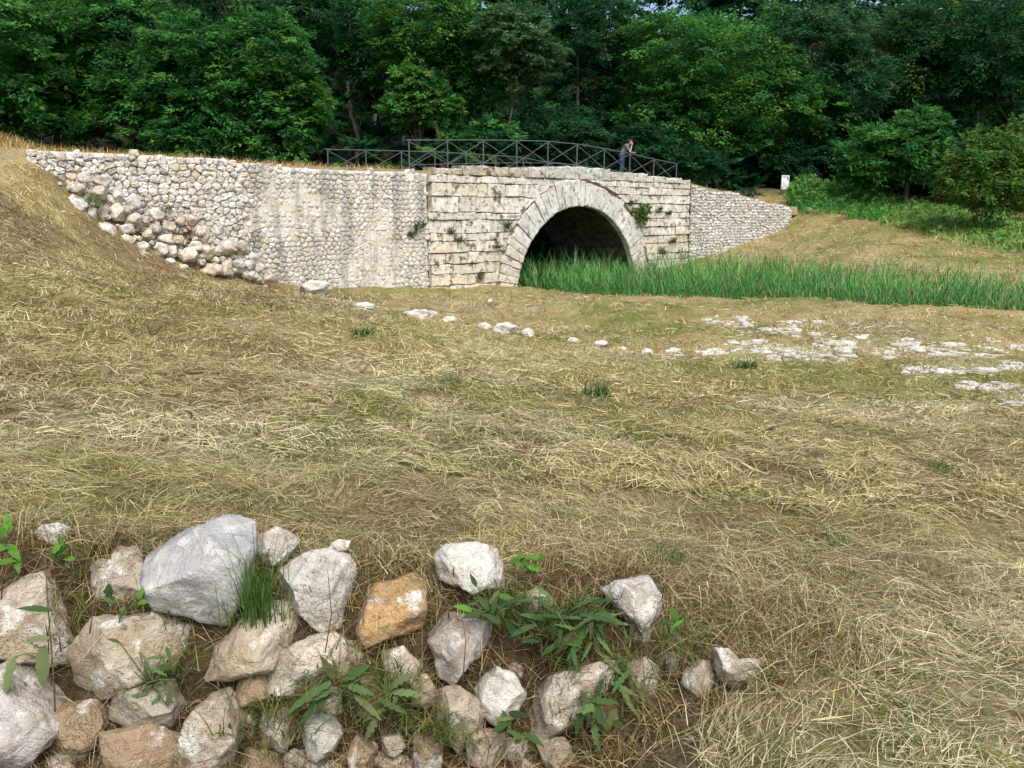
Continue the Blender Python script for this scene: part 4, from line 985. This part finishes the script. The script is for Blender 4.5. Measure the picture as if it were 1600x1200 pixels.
RC = np.array([lin(74, 138, 66), lin(96, 158, 78), lin(58, 120, 60), lin(118, 166, 88), lin(82, 146, 72), lin(64, 128, 62), lin(168, 160, 104)])
parts = []
for k in range(6):
    f0 = 0.12 + 0.15 * k; a = r_.uniform(0, 2 * math.pi, n); L = hgt * r_.uniform(0.28, 0.48, n); t = np.linspace(0, 1, 4)[None, :]
    stf = r_.uniform(0.4, 0.9, n)[:, None]
    lx = r_.normal(0, 0.05, n); ly = r_.normal(0, 0.05, n)
    P_ = np.stack([xx[:, None] + lx[:, None] * f0 * 3 + np.cos(a)[:, None] * L[:, None] * t * (1 - stf * 0.4), yy[:, None] + ly[:, None] * f0 * 3 + np.sin(a)[:, None] * L[:, None] * t * (1 - stf * 0.4),
                   zb[:, None] + (hgt * f0)[:, None] + L[:, None] * (t * (0.5 + stf) - 0.65 * t ** 2 * (1 - stf))], 2)
    side = unit(np.stack([-np.sin(a), np.cos(a), r_.normal(0, 0.35, n)], 1))
    V, F = ribbons(P_, side, r_.uniform(0.014, 0.028, n), [0.6, 1.0, 0.7, 0.08])
    c = RC[r_.choice(7, n, p=[.19, .17, .15, .13, .14, .13, .09])] * r_.uniform(0.75, 1.2, (n, 1)); parts.append((V, F, np.repeat(c, 8, 0)))
V, F, C = cat(parts)
tag(mk('reeds', V, F, M['reed'], col=C, smooth=False), 'dense green reeds filling the ditch from the arch to the right', 'reeds', kind='stuff')

# ------------------------------------------------------------------ trees
def leaf_cloud(clumps, nspray, per, ls, cols, seed, flat=0.22, spr=0.095, shell=(0.55, 1.0), upb=0.25):
    """leaves in layered sprays spread over several ellipsoids: clumps = [(centre, radii)]"""
    r = np.random.default_rng(seed); cs = np.array([c for c, _ in clumps]); rs = np.array([q for _, q in clumps])
    w = (rs[:, 0] * rs[:, 2]) ** 1.0; w /= w.sum(); ci = r.choice(len(cs), nspray, p=w)
    dirv = r.normal(0, 1, (nspray, 3)); dirv[:, 2] += upb; dirv = unit(dirv); sh = r.uniform(*shell, nspray) ** 0.7
    lump = 1 + 0.22 * fbm(dirv * 2.2 + ci[:, None] * 5.1, 2, seed)
    ctr = cs[ci] + dirv * rs[ci] * (sh * lump)[:, None]
    R = np.minimum(rs[ci].mean(1) * 0.42, 1.5) * r.uniform(0.55, 1.2, nspray)
    # spray: a drooping fan pointing outwards
    out = dirv.copy(); out[:, 2] *= 0.3; out = unit(out + r.normal(0, 0.25, (nspray, 3))); nrm = unit(np.stack([out[:, 0] * 0.45, out[:, 1] * 0.45, np.ones(nspray)], 1) + r.normal(0, 0.18, (nspray, 3)))
    sd = unit(np.cross(out, nrm)); n = nspray * per; I = np.repeat(np.arange(nspray), per)
    u = r.uniform(-0.35, 1, n); v = r.normal(0, 0.38, n) * (1.1 - 0.6 * np.abs(u)); h = r.normal(0, flat, n) * 0.5 - 0.28 * u * np.abs(u)
    p = ctr[I] + out[I] * (u * R[I])[:, None] + sd[I] * (v * R[I])[:, None] + nrm[I] * (h * R[I])[:, None]
    ax = unit(out[I] * 0.9 + sd[I] * (np.sign(v) * r.uniform(0.2, 1.4, n))[:, None] + r.normal(0, 0.3, (n, 3)) - np.array([0, 0, 0.25])); nn = unit(nrm[I] + r.normal(0, 0.42, (n, 3))); sw = unit(np.cross(ax, nn)); nn = np.cross(sw, ax)
    L = ls * r.uniform(0.6, 1.35, n); wd = L * r.uniform(0.38, 0.6, n)
    V = np.stack([p - sw * (wd * 0.55)[:, None], p + sw * (wd * 0.55)[:, None], p + ax * L[:, None]], 1).reshape(-1, 3); F = (np.arange(n) * 3)[:, None] + np.arange(3)[None, :]
    cols = np.asarray(cols); sc = cols[r.integers(0, len(cols), nspray)] * r.uniform(0.75, 1.2, (nspray, 1)); c = sc[I] * r.uniform(0.72, 1.28, (n, 1))
    return V, F, np.repeat(c, 3, 0)
def trunk_mesh(base, clumps, r0, seed, extra=2):
    r = np.random.default_rng(seed); base = np.array(base, float); top = np.array(max(clumps, key=lambda q: q[0][2])[0]); H = top[2] - base[2]; ps = []
    n = 9; ax = [base + (top - base) * t + np.array([r.normal(0, 0.02) * H * math.sin(t * 3), r.normal(0, 0.02) * H * math.sin(t * 3), 0]) for t in np.linspace(0, 1, n)]
    ps.append(tube(ax, r0 * np.linspace(1.15, 0.25, n), 8))
    for c, q in clumps:
        for e in range(extra):
            tgt = np.array(c) + r.normal(0, 0.35, 3) * np.array(q); k = min(n - 2, max(2, int((tgt[2] - base[2]) / max(H, .1) * n * 0.7))); a = ax[k]
            m = a * 0.5 + tgt * 0.5 + np.array([r.normal(0, .1), r.normal(0, .1), 0.12 * np.linalg.norm(tgt - a)])
            ps.append(tube([a, a * .6 + m * .4, m, tgt], r0 * np.array([0.42, 0.34, 0.24, 0.08]), 6))
    return join(ps)
ROB = [lin(58, 112, 56), lin(72, 130, 62), lin(48, 98, 54), lin(90, 146, 66)]; DRK = [lin(42, 86, 54), lin(52, 100, 60), lin(38, 78, 50)]
GRY = [lin(80, 116, 74), lin(68, 106, 62), lin(96, 124, 86)]; LGT = [lin(92, 138, 60), lin(78, 126, 56), lin(106, 150, 66)]; OLV = [lin(90, 114, 54), lin(104, 124, 60), lin(74, 100, 52)]
def tree(name, label, D, bx, cl, cols, nspray, per=70, ls=0.235, r0=0.16, depth=0.8, catg='tree', seed=0, **kw):
    clumps = []
    for (x, y, rx, ry) in cl:
        d_ = D + (seed * 7919 % 5 - 2) * 0.35
        clumps.append((P(x, y, d_), np.array([rx * d_ / F_PX, rx * d_ / F_PX * depth, ry * d_ / F_PX])))
    b0 = P(bx, 330, D); base = np.array([b0[0], b0[1], T1(b0[0], b0[1]) - 0.1])
    t = thing(name, label, catg, base, 'trees at the edge of the wood' if catg == 'tree' else None)
    V, F = trunk_mesh(base, clumps, r0, seed); mk('trunk' if catg == 'tree' else 'stem', V, F, M['bark'], t)
    V, F, C = leaf_cloud(clumps, int(nspray * 1.6), per, ls, cols, seed, **kw); mk('crown' if catg == 'tree' else 'foliage', V, F, M['leaf'], t, col=C, smooth=False)
TREES = [
    ('locust_tree', 'feathery dark green tree cut off by the left edge of the photo', 47, -20, [(-25, 50, 100, 80), (-15, 140, 90, 60), (10, 190, 70, 30)], ROB, 260),
    ('locust_tree', 'feathery green tree over the left end of the retaining wall', 50, 95, [(95, 30, 85, 70), (110, 115, 85, 60), (75, 180, 75, 38)], ROB, 300),
    ('locust_tree', 'broad layered green tree third from the left, behind the retaining wall', 49, 210, [(205, 60, 80, 75), (230, 140, 85, 55), (200, 200, 85, 32)], ROB, 300),
    ('locust_tree', 'low layered tree whose branches hang to the retaining wall top', 47, 320, [(300, 100, 70, 60), (335, 165, 75, 50), (310, 215, 75, 32)], ROB, 300),
    ('locust_tree', 'rounded green tree just left of the far railing end', 48, 425, [(415, 95, 65, 65), (440, 160, 58, 52), (425, 218, 68, 38), (465, 200, 35, 35)], ROB + LGT[:1], 320),
    ('tall_tree', 'tall dark tree rising behind the rounded tree', 58, 440, [(350, 5, 90, 60), (450, 20, 70, 60)], DRK + GRY[:1], 240),
    ('tall_tree', 'tall dark tree above the gap left of the bridge', 60, 560, [(545, 30, 70, 60), (585, 95, 55, 45), (570, 150, 26, 14)], DRK + ROB, 240),
    ('leafy_tree', 'big bright leafy tree behind the middle of the railing', 56, 700, [(670, 40, 85, 55), (740, 70, 60, 60), (750, 135, 48, 42), (640, 80, 50, 40)], LGT + ROB, 380),
    ('small_tree', 'small light green tree low behind the railing', 51, 655, [(650, 135, 38, 28), (635, 172, 40, 22), (680, 165, 38, 22)], LGT + ROB[1:], 170),
    ('slender_tree', 'slender tree with bare pale trunk and grey green crown', 53, 796, [(800, 55, 50, 38), (838, 95, 40, 28), (785, 95, 34, 26), (825, 135, 26, 15)], GRY, 170),
    ('tall_tree', 'very dark tree between the slender tree and big rounded one', 64, 930, [(925, 50, 65, 60), (915, 130, 45, 45), (890, 190, 55, 30)], DRK, 260),
    ('spreading_tree', 'largest broad rounded tree above the person on the bridge', 61, 1120, [(1050, 75, 80, 55), (1130, 100, 95, 62), (1045, 160, 75, 48), (1190, 150, 95, 50), (1270, 170, 55, 42), (1120, 215, 85, 38), (1165, 242, 38, 22), (1060, 235, 60, 25)], ROB + LGT[:1], 640),
    ('tall_tree', 'greyish dark tree right behind the big rounded tree', 62, 1300, [(1265, 70, 75, 60), (1330, 130, 50, 60), (1305, 215, 45, 48)], DRK + GRY[:1], 300),
    ('tall_tree', 'dark tall tree near the top right corner, left of two', 66, 1430, [(1395, 90, 80, 65), (1460, 60, 75, 60), (1440, 130, 60, 45)], DRK + OLV[:1], 320),
    ('tall_tree', 'dark tall tree in the top right corner of the photo', 64, 1570, [(1560, 60, 80, 70), (1590, 140, 60, 50)], DRK + ROB[:1], 280),
    ('locust_tree', 'layered green tree behind the brush right of the board', 55, 1410, [(1395, 235, 68, 40), (1430, 205, 48, 32), (1360, 262, 45, 24), (1450, 245, 38, 30)], ROB, 300),
    ('low_tree', 'drooping dark tree behind the middle of the bridge', 50, 720, [(725, 236, 62, 20), (770, 215, 45, 22)], ROB + DRK, 120),
    ('low_tree', 'dark low tree behind the bridge left of the person', 54, 890, [(880, 215, 60, 30), (850, 245, 45, 20)], DRK, 160),
    ('low_tree', 'dark low tree behind the right end of the railing', 56, 1050, [(1000, 225, 45, 30), (1080, 262, 50, 22)], DRK, 150),
    ('low_tree', 'shaded low tree right behind the information board', 62, 1270, [(1250, 255, 55, 28), (1310, 262, 45, 25)], DRK, 170),
]
for k, (nm, lab, D, bx, cl, cols, ns) in enumerate(TREES):
    tree(nm, lab, D, bx, cl, cols, ns, seed=700 + k, r0=0.10 if 'slender' in nm or 'small' in nm else 0.17)
tree('shrub', 'dark shrub added in the ditch behind the arch to darken the opening', 48.5, 790, [(770, 395, 40, 45), (830, 400, 42, 42), (800, 350, 55, 40), (860, 370, 40, 40)], DRK, 330, ls=0.3, r0=0.06, catg='shrub', seed=759, flat=0.6, shell=(0.1, 1.0))  # added shrub: blocks the bright far end of the arch and darkens it
tree('bush', 'large olive green bush above the brush at the right edge', 47, 1535, [(1540, 250, 44, 32), (1505, 285, 36, 28), (1585, 275, 42, 38), (1550, 298, 52, 30), (1515, 258, 26, 22), (1565, 228, 26, 20)], OLV + LGT, 400, per=46, ls=0.19, r0=0.06, catg='bush', seed=760, flat=0.6, upb=0.1)
tree('bush', 'light green bush cut off by the right edge of the photo', 52, 1610, [(1615, 225, 48, 40), (1630, 280, 40, 50)], LGT + OLV, 200, ls=0.2, r0=0.06, catg='bush', seed=761, flat=0.6, upb=0.1)
# the wood behind, one dark mass of crowns
r_ = np.random.default_rng(88); clumps = []
for px in np.arange(-900, 2450, 58):
    for py in (290, 250, 205, 155, 105, 55, 5, -45, -95):
        for D in (r_.uniform(64, 72), r_.uniform(78, 92)):
            D += (200 - py) * 0.05
            if py < 0 and D > 80 and 1150 < px < 1420: continue
            clumps.append((P(px + r_.normal(0, 22), py + r_.normal(0, 16), D), np.array([1, 0.8, 0.8]) * r_.uniform(2.3, 3.8)))
for px in np.arange(-420, 1480, 42):
    if 1195 < px < 1265: continue
    clumps.append((P(px + r_.normal(0, 12), 246 + r_.normal(0, 10) + (18 if px > 1050 else 0), r_.uniform(56, 60) + (4 if px > 1150 else 0)), np.array([1, 0.7, 0.8]) * r_.uniform(1.6, 2.4)))
V, F, C = leaf_cloud(clumps, 10400, 38, 0.70, DRK + DRK + ROB[:1], 89, spr=0.1, shell=(0.2, 1.0))
trunks = []
for k in range(34):
    px = r_.uniform(-200, 1800); D = r_.uniform(62, 84); q = P(px, 300, D); z = T1(q[0], q[1]); trunks.append(tube([(q[0], q[1], z - .2), (q[0] + r_.normal(0, .3), q[1], z + 4), (q[0] + r_.normal(0, .8), q[1], z + 9)], [0.2, 0.15, 0.07], 7))
tv, tf = join(trunks); tf4 = np.array([q for f in tf if len(f) == 4 for q in ((f[0], f[1], f[2]), (f[0], f[2], f[3]))]); tv = np.array(tv)
Vall = np.concatenate([V, tv]); Fall = np.concatenate([F, tf4 + len(V)]); Call = np.concatenate([C, np.tile([0.05, 0.045, 0.035], (len(tv), 1))])
tag(mk('woodland', Vall, Fall, M['leaf'], col=Call, smooth=False, mats=[M['leaf'], M['bark']], midx=np.r_[np.zeros(len(F)), np.ones(len(tf4))]), 'dense dark wood filling the hillside behind the bridge', 'wood', kind='stuff')

# green brush on the right bank
r_ = np.random.default_rng(91); pts = []
edge = [(1245, 322, 55), (1260, 330, 54), (1369, 347, 50.5), (1487, 378, 45), (1600, 403, 41), (1800, 430, 37)]
for _ in range(2000):
    t = r_.random() * 5; i = int(t); f = t - i; a, b_ = np.array(edge[i]), np.array(edge[min(i + 1, 5)]); e = a + (b_ - a) * f
    q = P(e[0], e[1], e[2]); dep = r_.random() ** 0.8 * np.interp(e[0], [1245, 1400, 1600], [7, 10, 12]); v = np.array([0.35, 0.94]); x, y = q[0] + v[0] * dep + r_.normal(0, 0.3), q[1] + v[1] * dep
    pts.append((x, y, 0, dep, e[0]))
pts = np.array(pts); pts[:, 2] = terr(pts[:, 0], pts[:, 1]); left = pts[:, 4] < 1380
V1 = tufts(pts[left][:, :3], 10, (0.35, 1.0), 0.05, [lin(84, 152, 72), lin(100, 162, 76), lin(74, 138, 66)], 92, 3, 0.2, 0.5, 0.7)
V2 = tufts(pts[~left][:, :3], 10, (0.2, 0.6), 0.05, [lin(126, 168, 80), lin(142, 176, 88), lin(108, 152, 72), lin(176, 176, 112)], 93, 3, 0.22, 0.6, 0.6)
cl_ = [(q[:3] + np.array([0, 0, 0.25 if q[4] > 1380 else 0.45]), np.array([0.6, 0.6, 0.35 if q[4] > 1380 else 0.6]) * r_.uniform(0.6, 1.2)) for q in pts[::3]]
V3, F3, C3 = leaf_cloud(cl_, 1900, 26, 0.13, [lin(88, 144, 68), lin(106, 156, 76), lin(78, 130, 62), lin(126, 160, 84)], 94, flat=0.6); V3 = np.concatenate([V3.reshape(-1, 3, 3), V3.reshape(-1, 3, 3)[:, 2:]], 1).reshape(-1, 3); C3 = np.repeat(C3.reshape(-1, 3, 3)[:, :1], 4, 1).reshape(-1, 3)
V3 = V3.reshape(-1, 4, 3); V3[:, 3] = V3[:, 0] * 0.4 + V3[:, 2] * 0.6; V3 = V3.reshape(-1, 3); F3 = np.arange(len(V3)).reshape(-1, 4)
V, F, C = cat([V1, V2, (V3, F3, C3)])
tag(mk('brush', V, F, M['weed'], col=C, smooth=False), 'tall green weeds and brush along the right bank', 'brush', kind='stuff')

# ------------------------------------------------------------------ plants in the foreground
def leafm(base, dirv, nv, L, Wd, curl=0.3, serr=0.0, rows=8, seed=0, fold=0.25):
    """one leaf blade with midrib fold, curl and toothed edge -> V, F"""
    r = np.random.default_rng(seed); dirv = unit(np.array(dirv, float)); nv = np.array(nv, float); sd = unit(np.cross(dirv, nv)); nv = np.cross(sd, dirv)
    V = []; F = []; tw = r.normal(0, 0.25)
    for i in range(rows + 1):
        t = i / rows; w = Wd * 0.5 * (math.sin(math.pi * min(1, t * 0.94 + 0.06)) ** 0.75) * (1 - 0.35 * t) * (1 + serr * (1 if i % 2 else -1)) + 0.0008
        c = np.array(base) + dirv * L * (t - 0.12 * curl * t * t) - nv * curl * L * 0.55 * t * t; a = tw * t; s2 = sd * math.cos(a) + nv * math.sin(a)
        V += [c - s2 * w + nv * fold * w + r.normal(0, 0.03, 3) * Wd, c, c + s2 * w + nv * fold * w + r.normal(0, 0.03, 3) * Wd]
        if i: b0 = 3 * i; F += [(b0 - 3, b0 - 2, b0 + 1, b0), (b0 - 2, b0 - 1, b0 + 2, b0 + 1)]
    return np.array(V), F
def plant(name, label, px, py, D, leaves, cols, catg='plant', serr=0.0, seed=0, stem=None):
    """leaves = [(dx, dy, length px, width px, angle deg in the picture plane, lean towards viewer)] measured from px, py"""
    r = np.random.default_rng(seed); b0 = P(px, py, D); t = thing(name, label, catg, b0); k = D / F_PX
    up = np.array([0, 0.35, 0.94]); fw = np.array([0, -0.94, 0.35]); rt = np.array([1.0, 0, 0])
    for j, (dx, dy, L, Wd, an, ln) in enumerate(leaves):
        a = math.radians(an); dv = rt * math.cos(a) + up * math.sin(a) + fw * ln; bb = b0 + rt * dx * k - up * dy * k + fw * r.uniform(0, 0.03)
        V, F = leafm(bb, dv, fw * 0.8 + up * 0.6 + rt * r.normal(0, 0.3), L * k * 0.82, Wd * k * 0.72, r.uniform(0.1, 0.6), serr, 10 if serr else 6, seed * 50 + j)
        lf = mk('leaf', V, F, M['weed'], t, col=cols[r.integers(0, len(cols))] * r.uniform(0.4, 0.85))
        if abs(dx) + abs(dy) > 8:
            base = b0 - fw * 0.02 - up * 0.03; V, F = tube([base, (base + bb) / 2 + fw * 0.015 + up * 0.01, bb, bb + unit(dv) * L * k * 0.12], [0.0022, 0.002, 0.0016, 0.0012], 5); mk('leaf_stalk', V, F, M['weed'], lf, col=lin(88, 104, 58))
    if stem:
        V, F = tube([P(x, y, D - 0.02 * i) for i, (x, y) in enumerate(stem)], np.linspace(0.0032, 0.0018, len(stem)), 6); mk('stem', V, F, M['twig'], t)
    return t
G1 = [lin(80, 112, 60), lin(96, 124, 72), lin(68, 98, 54), lin(112, 122, 74)]; G2 = [lin(112, 132, 82), lin(126, 140, 92)]; G3 = [lin(96, 146, 54), lin(108, 156, 62)]
r_ = np.random.default_rng(31)
def fan(n, a0, a1, L0, L1, wf, spread=12, seed=0):
    r = np.random.default_rng(seed); return [(r.normal(0, spread), r.normal(0, spread), L, L * wf * r.uniform(0.8, 1.2), a, r.uniform(0.05, 0.6)) for a, L in zip(np.linspace(a0, a1, n) + r.normal(0, 9, n), r.uniform(L0, L1, n))]
plant('thistle_plant', 'dark green thistle rosette with long toothed leaves left of jagged white stone', 920, 965, 3.0, fan(26, -215, 35, 35, 92, 0.19, 20, 1), G1, serr=0.30, seed=11)
plant('thistle_plant', 'thistle leaves hanging below the rosette onto the crumbly brown stone', 965, 1040, 2.92, fan(8, -150, -30, 40, 80, 0.2, 26, 2), G1 + G2[:1], serr=0.30, seed=12)
plant('weed_plant', 'low green toothed weed right of the crumbly brown stone', 925, 1110, 2.84, fan(9, -170, 10, 40, 80, 0.34, 20, 3), G1, serr=0.28, seed=13)
plant('weed_plant', 'green weed with long lance leaves below the pitted stone', 520, 1065, 2.88, [(0, 0, 110, 30, 205, .3), (10, 10, 90, 26, 190, .4), (20, -5, 70, 24, 30, .3), (0, 15, 95, 24, 222, .2), (30, 5, 60, 22, -10, .4), (5, -5, 60, 22, 120, .3), (40, 20, 80, 20, -35, .3)], G1, serr=0.16, seed=14)
plant('broad_leaf_plant', 'bright green broad leaves at the left edge above the stone wall', 5, 850, 3.1, [(0, -10, 45, 24, 60, .3), (10, 0, 50, 22, -40, .4), (18, -20, 42, 22, 110, .2), (25, 20, 38, 20, -65, .5), (0, 30, 40, 22, 10, .3), (-10, 10, 40, 20, 20, .3)], G3, seed=15, stem=[(0, 960), (5, 900), (8, 850)])
plant('dock_plant', 'pale hanging dock leaves on a brown stalk in front of left stones', 72, 1010, 2.9, [(-30, -10, 60, 20, 10, .2), (-5, 0, 85, 36, -75, .4), (-45, 15, 80, 26, -100, .3), (10, -60, 70, 18, 170, .3)], G2 + G1[:1], serr=0.08, seed=16, stem=[(88, 1160), (84, 1060), (76, 960), (70, 870)])
plant('creeping_weed', 'small round lobed leaves below the beige upright stone', 198, 935, 3.02, [(-24, -4, 26, 26, 90, .4), (-18, 4, 22, 22, 150, .5), (20, 0, 26, 24, 60, .4), (26, 6, 22, 20, 10, .5), (-6, 14, 20, 16, -60, .4), (0, 22, 24, 12, -120, .3)], G3 + G1, serr=0.18, seed=17)
plant('seedling', 'small green seedling right of the little rounded stone', 98, 868, 3.1, fan(11, 0, 180, 14, 32, 0.5, 9, 5), G1 + G3, seed=18)
plant('weed_plant', 'green leaves sprouting under the bright white porous stone', 772, 945, 3.02, fan(13, -30, 200, 25, 52, 0.42, 20, 6), G1 + G3[:1], seed=19)
plant('clover_plant', 'little bright green clover in the hay right of white stone', 832, 888, 3.22, fan(9, 10, 170, 14, 30, 0.7, 14, 7), G3, seed=20)
plant('seedling', 'thin green sprig right of the jagged white stone', 1046, 975, 3.05, fan(8, 30, 150, 18, 34, 0.45, 10, 8), G3 + G1, seed=21, stem=[(1040, 1010), (1046, 970)])
plant('weed_plant', 'pale grey green toothed weed low in the wall centre', 612, 1085, 2.86, fan(9, -150, 100, 40, 78, 0.28, 14, 9), G2, serr=0.3, seed=22, stem=[(612, 1140), (608, 1060)])
plant('weed_plant', 'short dark weed left of the thistle rosette', 845, 985, 3.0, fan(12, -20, 200, 30, 62, 0.3, 26, 10), G1, seed=23)
plant('weed_plant', 'trailing weed under the long beige stone', 235, 1062, 2.9, fan(14, -60, 220, 22, 50, 0.26, 34, 12), G1 + G2, seed=24)
plant('weed_plant', 'small leafy weed at the foot of the white knobbly stone', 800, 1140, 2.8, fan(8, -20, 200, 28, 52, 0.4, 16, 13), G1, seed=25)
gp = []
for (x, y, sx, sy, n_) in ((880, 985, 80, 40, 60), (940, 1080, 60, 45, 40), (600, 1090, 60, 50, 34), (510, 1060, 60, 40, 26), (220, 1050, 80, 40, 26), (90, 960, 60, 60, 22), (780, 950, 50, 25, 26), (300, 960, 80, 20, 16), (420, 1130, 60, 40, 26), (1060, 1010, 50, 30, 24), (700, 1150, 60, 30, 24)):
    for _ in range(n_): X_, Y_ = r_.normal(x, sx * 0.6), r_.normal(y, sy * 0.6); gp.append(P(X_, Y_, 3.24 - (Y_ - 840) / 360 * 0.50))
V, F, C = tufts(gp, 9, (0.03, 0.14), 0.005, [lin(70, 92, 42), lin(88, 108, 54), lin(58, 78, 40), lin(112, 118, 66), lin(128, 112, 70)], 59, 4, 0.02, 0.9, 1.0)
tag(mk('weed_tangle', V, F, M['weed'], col=C, smooth=False), 'tangle of small green weeds between the foreground stones', 'weeds', kind='stuff')
b0 = P(398, 968, 3.04); V, F, C = cat([tufts([b0 + np.array([r_.normal(0, .035), r_.normal(0, .02), r_.uniform(-0.07, 0.03)]) for _ in range(18)], 6, (0.16, 0.44), 0.0062, GRN + [lin(96, 136, 60)], 58, 6, 0.02, 0.22, 0.35)])
tag(mk('grass_tuft', V, F, M['weed'], col=C, smooth=False, origin=b0), 'tall green grass tuft growing right of the biggest grey stone', 'grass tuft')
for lab, line in (('pale dry stalk standing before the tan stone at left', [(140, 990), (146, 950), (150, 918)]), ('thin dry stalk crossing the grey wedge shaped stone', [(722, 1075), (728, 1000), (722, 965)]), ('long dead stem leaning before the pitted stone', [(508, 1020), (518, 960), (512, 890)]), ('long brown twig lying under the orange block', [(540, 1030), (590, 1045), (645, 1060)])):
    V, F = tube([P(x, y, 2.86 + 0.03 * k) for k, (x, y) in enumerate(line)], [0.0028, 0.0024, 0.0014], 6); tag(mk('dry_stalk', V, F, M['twig']), lab, 'stalk')
# fresh green clumps in the hay, dead wood
for lab, x, y, L in (('small green plant on the brown slope left of centre', 565, 525, 0.16), ('low green plant in the hay near the middle', 705, 600, 0.10), ('green tuft in the hay left of the white paving', 1170, 575, 0.16), ('green grass tuft in the hay at lower right', 1290, 860, 0.10), ('bright green grass tuft near the right edge', 1470, 742, 0.12), ('yellow green grass tuft right of centre', 935, 620, 0.22), ('green tuft above the crumbling wall at centre right', 1035, 885, 0.10)):
    h_ = hit(x, y); V, F, C = tufts(h_ + np.random.default_rng(int(x)).normal(0, 1, (14, 3)) * np.array([.05, .05, 0]) * (h_[1] ** 0.5) * 0.5, 9, (L * 0.5, L * 1.2), 0.002 + 0.0014 * h_[1], GRN + G1, int(x), 4, 0.04, 0.6, 0.5)
    tag(mk('green_tuft', V, F, M['weed'], col=C, smooth=False, origin=h_), lab, 'grass tuft')
for lab, x, y, n_, sz in (('dark broken twigs in the hay below the white paving', 1150, 612, 5, 0.16), ('dark dead clump on the slope at left', 235, 526, 7, 0.22), ('dark dead stick poking up from the hay at left', 308, 655, 2, 0.16), ('dead twigs in the hay right of centre', 1195, 680, 4, 0.14)):
    h_ = hit(x, y); r2 = np.random.default_rng(int(x)); ps = []
    for k in range(n_):
        a = r2.uniform(0, 6.28); e = h_ + np.array([math.cos(a), math.sin(a) * 0.6, r2.uniform(0.1, 0.9)]) * sz; ps.append(tube([h_ + r2.normal(0, .02, 3), (h_ + e) / 2 + r2.normal(0, .02, 3), e], [0.010, 0.008, 0.004], 6))
    V, F = join(ps); tag(mk('dead_twigs', V, F, M['bark'], origin=h_), lab, 'twigs')

# ------------------------------------------------------------------ growth on the bridge
sI, zI, _ = W(997, 335); iv = []
for du, dz, R in ((0.05, 0.0, 0.34), (0.35, 0.15, 0.30), (-0.3, 0.1, 0.26), (0.1, -0.35, 0.26), (0.3, -0.2, 0.24), (0.55, 0.35, 0.22), (-0.05, 0.3, 0.24)): iv.append((WP(sI + du, FACE + 0.08, zI + dz), np.array([R, R * 0.75, R])))
V, F, C = leaf_cloud(iv, 150, 16, 0.10, [lin(78, 112, 44), lin(92, 124, 52), lin(64, 96, 40)], 95, flat=0.6); tag(mk('ivy', V, F, M['weed'], col=C, smooth=False), 'patch of ivy on the masonry right of the arch', 'ivy')
OLIVE = [lin(88, 96, 48), lin(72, 88, 40), lin(110, 104, 58), lin(62, 72, 38)]
WD = [(655, 356, .42, 'bright green tuft in the corner between rubble wall and bridge', GRN), (642, 368, .3, 'small green tuft left of the corner tuft on the rubble wall', GRN), (790, 353, .34, 'olive tuft on the masonry touching the left arch ring', OLIVE), (776, 386, .4, 'dry olive tuft below the left arch ring', OLIVE), (718, 376, .3, 'brownish tuft in a joint of the left bridge masonry', OLIVE), (705, 362, .24, 'small tuft in the joint left of the brownish tuft', OLIVE), (1030, 330, .26, 'tuft right of the ivy on the bridge', OLIVE), (1046, 334, .26, 'second tuft right of the ivy on the bridge', OLIVE), (1052, 378, .28, 'tuft low on the right bridge masonry', OLIVE), (1036, 396, .36, 'dark green tuft at the foot of the right pier', GRN), (985, 318, .24, 'tuft above the ivy beside the arch ring', OLIVE)]
for k, (x, y, L, lab, cl_) in enumerate(WD):
    s_, z_, _ = W(x, y); b0 = WP(s_, FACE + 0.03, z_); r2 = np.random.default_rng(k); pts = np.array([WP(s_ + r2.normal(0, L * 0.5), FACE + 0.04, z_ + r2.normal(0, L * 0.25)) for _ in range(14)])
    V, F, C = tufts(pts, 9, (L * 0.4, L), 0.022, cl_, 400 + k, 4, 0.03, 0.8, 0.8); tag(mk('wall_weed', V, F, M['weed'], col=C, smooth=False, origin=b0), lab, 'weed', 'weeds growing in the bridge masonry')
pts = []
for side, zz in ((-1, zl), (1, zr)):
    for z in zz[1:]:
        e = arch_s(z, side); a, b_ = (S0, e) if side < 0 else (e, S1)
        for _ in range(int((b_ - a) * 2.2)): pts.append(WP(rng.uniform(a, b_), FACE - 0.01, z - 0.02))
V, F, C = tufts(pts, 7, (0.05, 0.15), 0.025, OLIVE + [lin(70, 58, 38), lin(84, 70, 46)], 97, 3, 0.05, 1.0, 0.8)
tag(mk('joint_moss', V, F, M['weed'], col=C, smooth=False), 'moss and small weeds in the joints of bridge masonry', 'moss', kind='stuff')

for k, (x, y, L, lab) in enumerate(((147, 318, .4, 'green weeds between the pale boulders at the left of the heap'), (262, 330, .3, 'thin green weed above the white rubble stones'), (275, 402, .3, 'bright green leafy weed low in the rubble heap'), (345, 400, .26, 'small weed at the right of the rubble heap'), (392, 378, .3, 'pale weed where the heap meets the mortared wall'), (300, 365, .45, 'dead reddish brown weed in the hollow of the heap'))):
    q = P(x, y, W(x, y)[2] - 0.75); r2 = np.random.default_rng(k); cl_ = [lin(120, 70, 44), lin(96, 60, 40)] if k == 5 else G1 + G2
    V, F, C = tufts(q + r2.normal(0, 1, (10, 3)) * np.array([.16, .08, .1]), 10, (L * 0.4, L), 0.02, cl_, 450 + k, 4, 0.04, 0.8, 0.9); tag(mk('heap_weed', V, F, M['weed'], col=C, smooth=False, origin=q), lab, 'weed')
